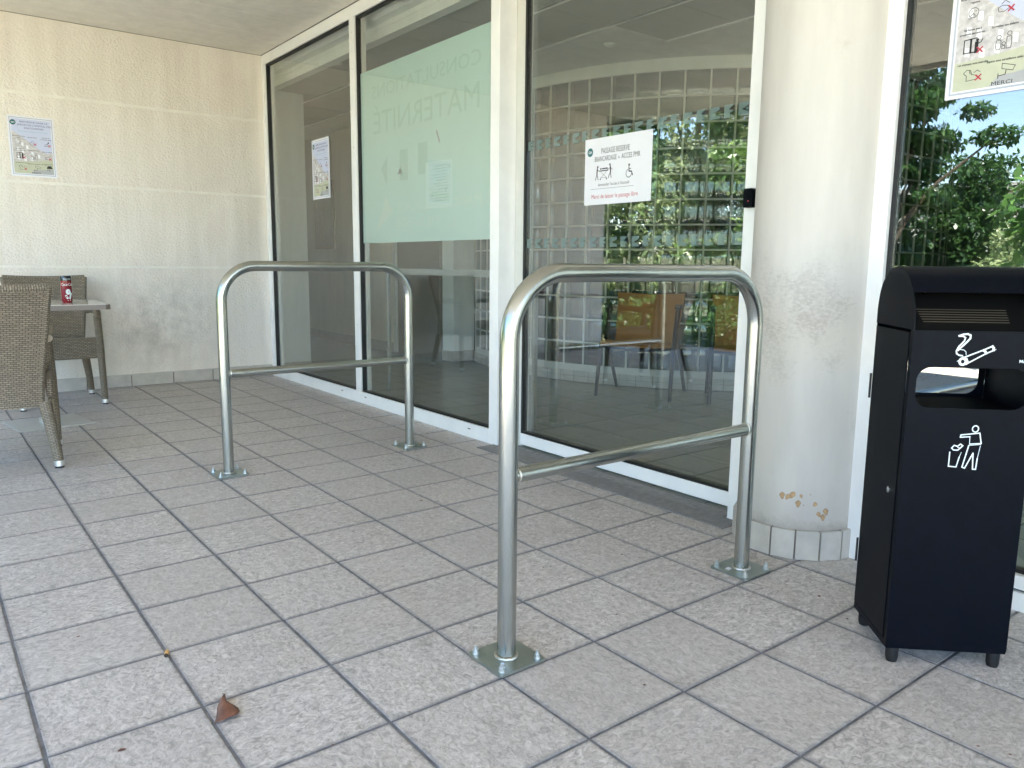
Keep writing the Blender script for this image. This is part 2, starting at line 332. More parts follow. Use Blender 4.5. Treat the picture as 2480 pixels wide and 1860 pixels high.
def text(b, s, O, ex, ey, n, width=None, height=.01, center=(0, 0), mi=0, lift=.0007, bold=0., align='CENTER'):
    cu = bpy.data.curves.new('t', 'FONT'); cu.body = s; cu.size = 1; cu.offset = bold; cu.resolution_u = 2
    ob = bpy.data.objects.new('t', cu); sc.collection.objects.link(ob)
    dg = bpy.context.evaluated_depsgraph_get(); me = bpy.data.meshes.new_from_object(ob.evaluated_get(dg))
    V = [v.co.copy() for v in me.vertices]; Fc = [tuple(p.vertices) for p in me.polygons]
    bpy.data.objects.remove(ob); bpy.data.curves.remove(cu); bpy.data.meshes.remove(me)
    if not V: return
    x0 = min(v.x for v in V); x1 = max(v.x for v in V)
    cap = .70; sy = height/cap; sx = (width/(x1-x0)) if width else sy
    ox = {'CENTER': -(x0+x1)/2, 'LEFT': -x0}[align]
    vs = [O+ex*(center[0]+(v.x+ox)*sx)+ey*(center[1]+(v.y-cap/2)*sy)+n*lift for v in V]
    b.add(vs, Fc, mi)
X_, Y_, Z_ = Vector((1, 0, 0)), Vector((0, 1, 0)), Vector((0, 0, 1))

# ------------------------------------------------------------------ ground and floor
b = MB(); b.box((-60, -60, -.35), (60, 60, -.30)); struct(b.build('ground', M['soil']))
b = MB(); b.box((-3.4, -6.5, -.30), (1.94, 5.45, -.0035)); base = b
T = MB(); g = .0042; bv = .0022
for i in range(-11, 6):
    for j in range(-19, 17):
        x0, x1 = i*TX+g, (i+1)*TX-g; y0, y1 = j*TY+g, (j+1)*TY-g
        if x0 > 1.86 or y0 > 5.33: continue
        x1 = min(x1, 1.935); y1 = min(y1, 5.44)
        jx, jy = random.uniform(-.001, .001), random.uniform(-.001, .001); dz = random.uniform(-.0005, .0006)
        o = [(x0+jx, y0+jy), (x1+jx, y0+jy), (x1+jx, y1+jy), (x0+jx, y1+jy)]
        inn = [(x0+jx+bv, y0+jy+bv), (x1+jx-bv, y0+jy+bv), (x1+jx-bv, y1+jy-bv), (x0+jx+bv, y1+jy-bv)]
        tz = [dz+random.uniform(-.0003, .0003) for _ in range(4)]
        vs = [(x, y, -.0034) for x, y in o]+[(x, y, -.0012) for x, y in o]+[(inn[k][0], inn[k][1], tz[k]) for k in range(4)]
        T.add(vs, [(8, 9, 10, 11)]+[(k, (k+1) % 4, 4+(k+1) % 4, 4+k) for k in range(4)]+[(4+k, 4+(k+1) % 4, 8+(k+1) % 4, 8+k) for k in range(4)], 1)
n0 = len(base.v)
base.add(T.v, T.f, 1)
struct(base.build('tiled_floor', [M['grout'], M['tile']]))
b = MB(); b.box((-6.2, -20, -.30), (-3.404, 3.3, -.012)); struct(b.build('terrace_paving', M['terrace']))
b = MB(); b.box((1.945, -6.5, -.30), (10.5, 12, -.004)); struct(b.build('interior_floor', M['infloor']))

# ------------------------------------------------------------------ porch ceiling, roof
b = MB(); b.box((-2.86, -6.5, 2.905), (1.95, 5.45, 2.93), 1)
y = 5.335
while y > -6.5:
    y2 = max(y-.1603, -6.5); b.box((-2.84, y2+.002, 2.889+random.uniform(-.0006, .0006)), (1.868, y-.002, 2.905-.0005), 0); y = y2
struct(b.build('porch_ceiling', [M['soffit'], M['soffgap']], bev=.0015))
b = MB(); b.box((-2.9, -6.6, 2.935), (11, 12.3, 3.15)); b.box((-2.9, -6.6, 2.85), (-2.865, 12.3, 2.934)); struct(b.build('roof', M['roofslab']))

# ------------------------------------------------------------------ left wall
t = thing('exterior_wall', (0, 5.335, 0), 'cream roughcast wall with pale horizontal joint bands behind the wicker chairs', 'wall')
b = MB()
def wl(x0, x1, z0, z1, y=0.): b.box((x0, y, z0), (x1, .12, z1))
zs = [0, 1.0, 1.018, 1.645, 1.665, 2.305, 2.328, 2.885]
for k in range(0, 7, 2): wl(-2.19, 1.90, zs[k], zs[k+1])
b.build('wall_face', M['roughcast'], t)
b = MB()
for k in (1, 3, 5): b.box((-2.188, .003, zs[k]), (1.9, .12, zs[k+1]))
b.build('joint_band', M['band'], t)
b = MB()
js = [-2.2+.3385*k for k in range(14)]; js = [-2.19]+[x for x in [.299+.3385*k for k in range(-7, 5)] if x > -2.15]+[1.868]
b.box((-2.185, -.0075, 0), (1.868, .001, .098), 1)
for a, c in zip(js[:-1], js[1:]): b.box((a+.004, -.012, .003), (c-.004, -.0003, .106+random.uniform(-.001, .001)))
b.build('skirting', [M['skirt'], M['skgrout']], t, bev=.0015)

# ------------------------------------------------------------------ glazed front (two fixed panes)
XF = 1.87
t = thing('window_wall', (XF, 3.5, 0), 'tall white framed glazing of two fixed panes beside the cream wall', 'window')
def rel(o): return (lambda a: (a[0]-o[0], a[1]-o[1], a[2]-o[2]))
def fb(b, a, c, mi=0, o=(XF, 3.5, 0)):
    b.box((a[0]-o[0], a[1]-o[1], a[2]-o[2]), (c[0]-o[0], c[1]-o[1], c[2]-o[2]), mi)
b = MB()
fb(b, (XF, 5.262, .0885), (XF+.06, 5.334, 2.80)); fb(b, (XF, 3.507, .0885), (XF+.06, 3.59, 2.80))
fb(b, (XF, 1.85, 2.8005), (XF+.06, 5.334, 2.872)); fb(b, (XF, 1.85, .0), (XF+.07, 5.334, .088))
fb(b, (XF+.005, 1.85, 2.874), (XF+.05, 5.334, 2.888))
b.build('frame', M['white'], t, bev=.0025)
b = MB()
for (ya, yb) in ((3.592, 5.26), (1.851, 3.505)):
    fb(b, (XF+.012, ya, .089), (XF+.05, ya+.008, 2.80)); fb(b, (XF+.012, yb-.008, .089), (XF+.05, yb, 2.80))
    fb(b, (XF+.012, ya+.0085, .089), (XF+.05, yb-.0085, .099)); fb(b, (XF+.012, ya+.0085, 2.790), (XF+.05, yb-.0085, 2.80))
b.build('gasket', M['gasket'], t)
for ya, yb in ((3.6, 5.252), (1.859, 3.497)):
    b = MB(); fb(b, (XF+.028, ya, .099), (XF+.034, yb, 2.79)); b.build('glass_pane', M['glass'], t)
for yy in (3.82, 3.42, 2.04):
    b = MB(); fb(b, (XF-.0012, yy, .052), (XF+.001, yy+.028, .058)); b.build('drain_slot', M['gasket'], t)
for zz in (.11, .6, 1.9, 2.45, 2.7):
    b = MB(); disc(b, (0, 0), .004, Vector((-.0006, .047, zz)), -Y_, Z_, -X_, 0, 0); b.build('screw', M['plate'], t)
# interior side frame of the panes seen through glass
b = MB()
for ya, yb in ((3.6, 5.252), (1.859, 3.497)): fb(b, (XF+.0505, yb-.022, .10), (XF+.075, yb+.005, 2.79))
b.build('inner_bead', M['greyside'], t)
# frosted film on the middle pane (on the inside face)
FX = XF+.0375
t2 = thing('window_film', (FX, 2.67, 1.8), 'frosted mint film with mirror written lettering stuck on the middle pane', 'window film')
b = MB(); O = Vector((0, 0, 0))
b.box((0, 1.862-2.67, 1.208-1.8), (.0012, 3.494-2.67, 2.41-1.8)); b.build('film_sheet', M['film'], t2)
def FO(y, z): return Vector((-.0016, y-2.67, z-1.8))
b = MB(); ex, ey, n = Y_, Z_, -X_
text(b, 'CONSULTATIONS', FO(2.655, 2.25), ex, ey, n, 1.33, .088, lift=0)
text(b, 'MATERNITÉ', FO(2.655, 2.04), ex, ey, n, 1.30, .15, lift=0)
b.build('upper_lettering', M['filmtxt'], t2)
b = MB(); text(b, 'MAISON MÉDICALE', FO(2.48, 1.445), ex, ey, n, 1.0, .062, lift=0)
text(b, 'DE GARDE', FO(2.72, 1.34), ex, ey, n, .53, .062, lift=0)
b.poly([FO(3.143, 1.532), FO(3.031, 1.422), FO(3.286, 1.286)], 0)
b.build('lower_lettering', M['filmlow'], t2)
b = MB()
for pts in ([(3.11, 1.80), (3.20, 1.72), (3.12, 1.60)],): b.poly([FO(*p) for p in pts])
b.poly([FO(2.94, 1.82), FO(2.94, 1.62), FO(2.83, 1.62), FO(2.83, 1.82)]); b.poly([FO(2.70, 1.84), FO(2.70, 1.64), FO(2.58, 1.64), FO(2.58, 1.84)])
b.build('faded_lettering', M['filmtxt'], t2)
b = MB(); b.poly([FO(2.93, 1.71), FO(2.975, 1.665), FO(2.905, 1.665)]); b.build('torn_patch', M['pshade'], t2); b = MB(); b.poly([FO(2.48, 1.89), FO(2.465, 1.895), FO(2.43, 1.82), FO(2.44, 1.81)]); b.build('torn_patch', M['pshade'], t2)
t3 = thing('notice', (FX+.003, 2.45, 1.56), 'faint A3 notice showing blurred through the frosted film', 'notice')
b = MB(); b.box((-.0052, -.155, -.145), (-.0047, .152, .145)); b.build('paper', M['filmpaper'], t3)
b = MB()
for k in range(13):
    zz = .115-.018*k; wd = random.uniform(.08, .125)
    b.box((-.0056, -wd, zz-.0022), (-.0053, wd*random.uniform(.2, 1), zz+.0022))
b.build('print_lines', M['filmtxt'], t3)

# ------------------------------------------------------------------ sliding door with its jambs
XD = 1.985
t = thing('glass_door', (XD, .9, 0), 'glazed door in white frame with two rows of square safety marks', 'door')
def db(b, a, c, mi=0): fb(b, a, c, mi, (XD, .9, 0))
b = MB()
db(b, (XF, 1.765, 0), (XD+.005, 1.8485, 2.888)); db(b, (XF, .066, 0), (XD+.005, .1225, 2.888))
b.build('jamb', [M['white']], t, bev=.002)
b = MB()
db(b, (XD+.006, 1.69, 0), (XD+.06, 1.80, 2.888)); b.build('inner_jamb', M['greyside'], t)
b = MB(); db(b, (XD, .123, .012), (XD+.045, 1.689, .078)); b.build('bottom_rail', M['white'], t, bev=.002)
b = MB(); db(b, (XD+.003, .123, 2.80), (XD+.045, 1.689, 2.888)); b.build('top_rail', M['white'], t)
b = MB(); db(b, (XD+.004, .123, .0785), (XD+.04, 1.689, .092)); db(b, (XD+.004, 1.673, .0925), (XD+.04, 1.689, 2.8)); db(b, (XD+.004, .123, .0925), (XD+.04, .133, 2.8)); b.build('gasket', M['gasket'], t)
b = MB(); db(b, (XD+.016, .134, .0925), (XD+.022, 1.672, 2.8)); b.build('glass_pane', M['glassd'], t)
for z0 in (1.690, 1.156):
    b = MB(); y = 1.665
    k = 0
    while y > .16:
        O = Vector((.0145, y-.9, z0)); s = .050
        cut = [(0, 0), (s, 0), (s, s*.2), (s*.35, s*.45), (s, s*.75), (s, s), (0, s)] if k % 2 else [(0, 0), (s*.8, 0), (s*.55, s*.3), (s, s*.45), (s*.5, s*.62), (s, s), (0, s)]
        b.poly([O+Vector((0, -p, q)) for p, q in cut]); y -= .0735; k += 1
    b.build('safety_marking', M['decal'], t)
t = thing('badge_reader', (XF, .088, 1.333), 'small black card reader on the right door jamb', 'card reader')
b = MB(); b.prism([(-.017, -.037), (.017, -.037), (.02, -.03), (.021, .03), (.017, .037), (-.017, .037), (-.021, .03), (-.02, -.03)], .026, Vector((-.0265, 0, 0)), -Y_, Z_, -X_); b.build('housing', M['bin'], t, bev=.004)
b = MB(); disc(b, (.004, -.012), .003, Vector((-.0268, 0, 0)), -Y_, Z_, -X_, 0, .0008); b.build('indicator', M['red'], t)
t = MB(); t.box((1.745, .05, .0012), (1.868, 1.795, .006)); t.box((1.869, .14, .0012), (1.955, 1.76, .006)); tag(t.build('threshold_mat', M['mat'], bev=.001), 'flat dark grey strip on the floor along the foot of the door', 'mat')

# ------------------------------------------------------------------ right window
t = thing('side_window', (XF, -1.5, 0), 'white framed window right of the column, behind the litter bin', 'window')
def sb(b, a, c, mi=0): fb(b, a, c, mi, (XF, -1.5, 0))
b = MB(); sb(b, (XF, -.4635, 0), (XF+.07, -.406, 2.888)); sb(b, (XF, -6.4, .07), (XF+.05, -.464, .115)); sb(b, (XF-.004, -6.4, 0), (XF+.06, -.464, .060)); sb(b, (XF, -6.4, 2.80), (XF+.07, -.464, 2.888)); sb(b, (XF, -2.6, .116), (XF+.06, -2.52, 2.799))
b.build('frame', M['white'], t, bev=.002)
b = MB(); sb(b, (XF+.012, -.388-.018, 0), (XF+.05, -.36, 2.888)); b.build('cover_strip', M['greyside'], t)
b = MB(); sb(b, (XF+.02, -.478, .1165), (XF+.055, -.4637, 2.799)); sb(b, (XF+.02, -6.4, .0605), (XF+.03, -.464, .0695)); sb(b, (XF+.02, -2.519, .1155), (XF+.05, -.4785, .128)); b.build('gasket', M['gasket'], t)
b = MB(); sb(b, (XF+.03, -2.519, .128), (XF+.036, -.479, 2.799)); sb(b, (XF+.03, -6.4, .128), (XF+.036, -2.601, 2.799)); b.build('glass_pane', M['glassd'], t)

# ------------------------------------------------------------------ column
CXc, CYc = 1.887, -.189
t = thing('column', (CXc, CYc, 0), 'round off-white plastered column with scuffs and brown chips', 'column')
b = MB(); b.lathe([(.222, .10), (.222, 2.892)], n=96); b.build('shaft', M['column'], t)
b = MB(); n = 17
b.lathe([(.2295, 0), (.2295, .108), (.216, .112)], n=63, mi=1)
for k in range(n):
    a0 = 2*PI*k/n+.012; a1 = 2*PI*(k+1)/n-.012; ro, ri = .2395, .226
    P4 = [(ro*math.cos(a0), ro*math.sin(a0)), (ro*math.cos(a1), ro*math.sin(a1)), (ri*math.cos(a1), ri*math.sin(a1)), (ri*math.cos(a0), ri*math.sin(a0))]
    z1 = .111+random.uniform(-.001, .001)
    vs = [(x, y, .002) for x, y in P4]+[(x, y, z1) for x, y in P4]
    b.add(vs, [(0, 1, 5, 4), (1, 2, 6, 5), (3, 0, 4, 7), (4, 5, 6, 7)], 0)
b.build('skirting', [M['skirt'], M['skgrout']], t, bev=.0012)
CH = []
t_col = t

# ------------------------------------------------------------------ handrail barriers
def rail_path(R=.175, zt=1.0435, x0=.398, x1=1.447):
    p = [(x0, 0, .008), (x0, 0, .3), (x0, 0, zt-R-.1), (x0, 0, zt-R)]
    for k in range(1, 15): a = PI-k*PI/2/14; p.append((x0+R+R*math.cos(a), 0, zt-R+R*math.sin(a)))
    p.append(((x0+x1)/2, 0, zt))
    for k in range(0, 15): a = PI/2-k*PI/2/14; p.append((x1-R+R*math.cos(a), 0, zt-R+R*math.sin(a)))
    p += [(x1, 0, .4), (x1, 0, .008)]
    xm = (x0+x1)/2
    return [(x-xm, y, z) for x, y, z in p], x0-xm, x1-xm
t = thing('barrier_rail', (.9225, -.256, 0), 'nearer bent steel hoop barrier bolted to the tiles in front of the door', 'barrier', 0, 'steel hoop barriers bolted to the floor')
pth, xa, xb = rail_path()
b = MB(); b.tube(pth, .0258, 40); b.build('hoop', M['steel'], t, angle=60)
b = MB(); b.tube([(xa+.012, 0, .512), (xb-.012, 0, .512)], .0208, 32); b.build('crossbar', M['steel'], t, angle=60)
for xx in (xa, xb):
    b = MB(); b.prism([(-.077, -.071), (-.071, -.077), (.071, -.077), (.077, -.071), (.077, .071), (.071, .077), (-.071, .077), (-.077, .071)], .0075, Vector((xx, 0, .0088)), X_, Y_, Z_)
    pl = b.build('base_plate', M['plate'], t, bev=.0015)
    b = MB()
    for k in range(28):
        pass
    ring = [(xx+.0295*math.cos(2*PI*k/40), .0295*math.sin(2*PI*k/40), .0115+.001*math.sin(k*1.9)) for k in range(41)]
    b.tube(ring, .0042, 8, caps=False); b.build('weld', M['weld'], t)
    for sx_ in (-1, 1):
        for sy_ in (-1, 1):
            b = MB(); cx, cy = xx+sx_*.060, sy_*.060
            b.lathe([(.0, .0105), (.0098, .0105), (.0098, .0088)][::-1], (cx, cy), 20)
            b.tube([(cx, cy, .0105), (cx, cy, .0200)], .0092, 6, smooth=False)
            tl = random.uniform(-.001, .001)
            b.tube([(cx, cy, .0200), (cx+tl, cy, .031)], .0050, 12)
            bo = b.build('bolt', M['bolt'], pl)
for xx, s in ((xa, 1), (xb, -1)):
    b = MB(); ring = [(xx+s*.0235+s*.004*abs(math.cos(2*PI*k/30)), .0215*math.cos(2*PI*k/30), .512+.0215*math.sin(2*PI*k/30)) for k in range(31)]
    b.tube(ring, .0025, 8, caps=False); b.build('crossbar_weld', M['weld'], t)
rail2 = t
dup(rail2, (.9225, 2.056, 0), 0, 'farther bent steel hoop barrier standing nearer the cream wall')
b = MB(); b.box((-.011, -.008, 0), (.011, .008, .0004)); lab = b.build('sticker', M['paper'], rail2); lab.location = (xb-.045, .02, .0089); lab.rotation_euler = (0, 0, .2)

# ------------------------------------------------------------------ litter bin (local: x along the front, y depth, z up)
W, D = .3104, .262
t = thing('litter_bin', (1.209, -.891, 0), 'black steel litter bin with ashtray top and cigarette pictogram by the column', 'bin', math.atan2(-.689, .7245))
def rrect(x0, x1, z0, z1, r, k=7):
    p = []
    for cx, cz, a in ((x1-r, z1-r, 0), (x0+r, z1-r, PI/2), (x0+r, z0+r, PI), (x1-r, z0+r, 3*PI/2)):
        p += [(cx+r*math.cos(a+i*PI/2/k), cz+r*math.sin(a+i*PI/2/k)) for i in range(k+1)]
    return p
def holed(b, x0, x1, z0, z1, hole, y0, y1, mi=0):
    import bmesh
    bm = bmesh.new(); Vs = [bm.verts.new((x, 0, z)) for x, z in [(x0, z0), (x1, z0), (x1, z1), (x0, z1)]]; H = [bm.verts.new((x, 0, z)) for x, z in hole]
    E_ = [bm.edges.new((L_[i], L_[(i+1) % len(L_)])) for L_ in (Vs, H) for i in range(len(L_))]
    bmesh.ops.triangle_fill(bm, use_beauty=True, edges=E_); bm.verts.index_update()
    vv = [v.co.copy() for v in bm.verts]; ff = [tuple(v.index for v in f.verts) for f in bm.faces]; bm.free()
    b.add([(v.x, y0, v.z) for v in vv], ff, mi); b.add([(v.x, y1, v.z) for v in vv], ff, mi)
    for L_ in ([(x0, z0), (x1, z0), (x1, z1), (x0, z1)], hole):
        for i in range(len(L_)):
            a, c = L_[i], L_[(i+1) % len(L_)]; b.poly([(a[0], y0, a[1]), (c[0], y0, c[1]), (c[0], y1, c[1]), (a[0], y1, a[1])], mi)
hole = rrect(.018, W-.018, .709, .815, .036)
b = MB(); holed(b, 0, W, .05, .909, hole, 0, .004)
b.build('front_panel', M['bin'], t)
b = MB(); holed(b, .002, W-.002, .05, .909, hole, D-.004, D); b.build('back_panel', M['bin'], t)
# side cheeks with rounded hood profile
prof = [(0, .9095), (.003, .95), (.014, .985), (.033, 1.018), (.068, 1.050), (.122, 1.070), (.175, 1.064), (.222, 1.038), (.248, 1.006), (.2605, .96), (D, .9095)]
def smoothp(p, k=5):
    out = []
    for i in range(len(p)-1):
        p0 = p[max(i-1, 0)]; p1 = p[i]; p2 = p[i+1]; p3 = p[min(i+2, len(p)-1)]
        for j in range(k):
            u = j/k; out.append(tuple(.5*((2*p1[q])+(-p0[q]+p2[q])*u+(2*p0[q]-5*p1[q]+4*p2[q]-p3[q])*u*u+(-p0[q]+3*p1[q]-3*p2[q]+p3[q])*u**3) for q in (0, 1)))
    return out+[p[-1]]
ps = smoothp(prof)
for x0 in (0.0005, W-.0035):
    b = MB(); b.prism(ps, .003, Vector((x0, 0, 0)), Y_, Z_, -X_); b.build('hood_cheek', M['bin'], t)
    b = MB(); b.box((x0, .0045, .05), (x0+.003, .018, .909)); b.box((x0, .018, .05), (x0+.003, D-.0045, .062)); b.build('side_frame', M['bin'], t)
b = MB()
hp = [q for q in ps if q[0] > .02 or q[1] > .99 ]
st = next(i for i, q in enumerate(ps) if q[1] > 1.004); hp = ps[st:]
for (a, c) in zip(hp[:-1], hp[1:]):
    b.add([(.0036, a[0], a[1]), (W-.0036, a[0], a[1]), (W-.0036, c[0], c[1]), (.0036, c[0], c[1])], [(0, 1, 2, 3)], 0, True)
b.poly([(.0036, hp[0][0], hp[0][1]), (W-.0036, hp[0][0], hp[0][1]), (W-.0036, hp[0][0]+.01, hp[0][1]-.001), (.0036, hp[0][0]+.01, hp[0][1]-.001)])
b.poly([(.0036, .10, 1.045), (W-.0036, .10, 1.045), (W-.0036, hp[0][0]+.01, hp[0][1]-.001), (.0036, hp[0][0]+.01, hp[0][1]-.001)])
b.build('hood', M['bin'], t, angle=50)
# ashtray recess
b = MB(); b.poly([(.0036, .0045, .9085), (W-.0036, .0045, .9085), (W-.0036, .115, 1.04), (.0036, .115, 1.04)]); b.build('ash_tray', M['black'], t)
b = MB(); dv = Vector((0, .115-.0045, 1.04-.9085)).normalized(); nv = Vector((0, -dv.z, dv.y))
for k in range(6):
    c0 = Vector((0, .0045, .9085))+dv*(.026+.0078*k)+nv*.0012
    xa_, xb_ = .030-.002*k, .240
    b.poly([c0+X_*xa_, c0+X_*xb_, c0+X_*xb_+dv*.0028, c0+X_*xa_+dv*.0028])
b.build('stub_grille', M['ash'], t)
for sx_ in (.047, .19):
    b = MB(); disc(b, (sx_, 0), .0035, Vector((0, .0045, .9085))+dv*.118+nv*.002, X_, dv, nv); b.build('screw', M['chrome'], t)
# inner liner
b = MB(); b.box((.006, .006, .05), (W-.006, D-.006, .700)); b.box((.006, .006, .825), (W-.006, D-.006, .900)); b.build('liner', M['black'], t)
# side door
b = MB(); b.box((-.0012, .0225, .0655), (.0022, D-.006, .9015)); sdo = b.build('side_door', M['bin'], t, bev=.001)
b = MB(); b.tube([(-.001, .063, .471), (-.005, .063, .471)], .0088, 24); b.tube([(-.005, .063, .471), (-.006, .063, .471)], .0045, 6); b.build('lock', M['chrome'], sdo)
for z0 in (.19, .69): 
    b = MB(); b.tube([(-.003, D+.001, z0), (-.003, D+.001, z0+.072)], .0032, 10); b.build('hinge', M['rubber'], sdo)
b = MB(); b.box((W-.0022, .0225, .0655), (W+.0012, D-.006, .9015)); b.build('side_panel', M['bin'], t, bev=.001)
b = MB(); b.box((.001, .001, .044), (W-.001, D-.001, .0495)); b.build('floor_pan', M['bin'], t)
for fx in (.018, W-.03):
    for fy in (.02, D-.025):
        b = MB(); b.lathe([(.0, .0), (.0135, .0), (.0165, .012), (.0165, .0438)], (fx+.008, fy), 20); b.build('foot', M['rubber'], t)
# pictograms
O = Vector((0, 0, 0)); A_ = (O, X_, Z_, -Y_)
b = MB()
def P4(x, y): return (.0018+(x-42)/4.364*0, 0)
def ic(x, y):    # photo-zoom pixel -> front panel coordinates
    return (.110+(x-530)*.000232, .896-(y-150)*.000256)
pline(b, [ic(*p) for p in ((535, 148), (580, 132), (625, 128), (655, 140), (655, 170), (630, 200), (590, 240), (560, 268), (540, 290))], .0045, *A_)
pline(b, [ic(*p) for p in ((540, 150), (580, 150), (603, 165), (596, 195), (570, 225), (545, 250), (532, 275), (522, 300), (528, 325), (555, 340), (590, 345))], .0036, *A_, lift=.0008)
pline(b, [ic(*p) for p in ((560, 283), (600, 287), (622, 305), (627, 335))], .0016, *A_, lift=.001)
pline(b, [ic(*p) for p in ((600, 365), (700, 325), (800, 285), (890, 245))], .0036, *A_)
pline(b, [ic(*p) for p in ((640, 425), (740, 370), (830, 320), (912, 283))], .0034, *A_)
pline(b, [ic(*p) for p in ((890, 245), (905, 262), (906, 285))], .006, *A_, lift=.0008)
pline(b, [ic(*p) for p in ((800, 287), (826, 300), (830, 320))], .0056, *A_, lift=.0008)
pline(b, [ic(*p) for p in circ((598, 402), 32, 18)], .0058, *A_, lift=.001)
pline(b, [ic(*p) for p in ((600, 368), (630, 380), (640, 400), (632, 422))], .0075, *A_, lift=.0012)
pline(b, [ic(*p) for p in ((540, 402), (562, 388))], .0015, *A_); pline(b, [ic(*p) for p in ((905, 290), (932, 275))], .0015, *A_)
b.build('cigarette_symbol', M['mark'], t)
b = MB()
def im(x, y): return (.116+(x-435)*.000226, .667-(y-1090)*.000249)
for pts, wd, cl in (([(x, y) for x, y in circ((690, 1128), 33, 16)], .003, 0), ([(640, 1212), (535, 1220), (540, 1196), (742, 1170), (768, 1280), (645, 1290)], .003, 0), ([(638, 1212), (642, 1285)], .0016, 0),
        ([(636, 1305), (585, 1538), (615, 1548), (690, 1385), (702, 1556), (735, 1557), (742, 1440)], .0032, 0), ([(742, 1440), (762, 1305)], .0015, 0), ([(636, 1305), (765, 1290)], .0015, 0), ([(437, 1382), (437, 1533), (520, 1538), (545, 1432)], .003, 0), ([(545, 1432), (562, 1380)], .0015, 0),
        ([(452, 1338), (478, 1308), (515, 1318), (545, 1293), (572, 1310), (522, 1358), (475, 1358)], .003, 1), ([(515, 1330), (548, 1335)], .0016, 0)):
    pline(b, [im(*p) for p in pts], wd, *A_, closed=bool(cl))
b.build('litter_symbol', M['mark'], t)
b = MB(); text(b, 'Manutan', *A_, width=.040, height=.0075, center=(.282, .835), bold=.02); b.build('maker_lettering', M['mark'], t)

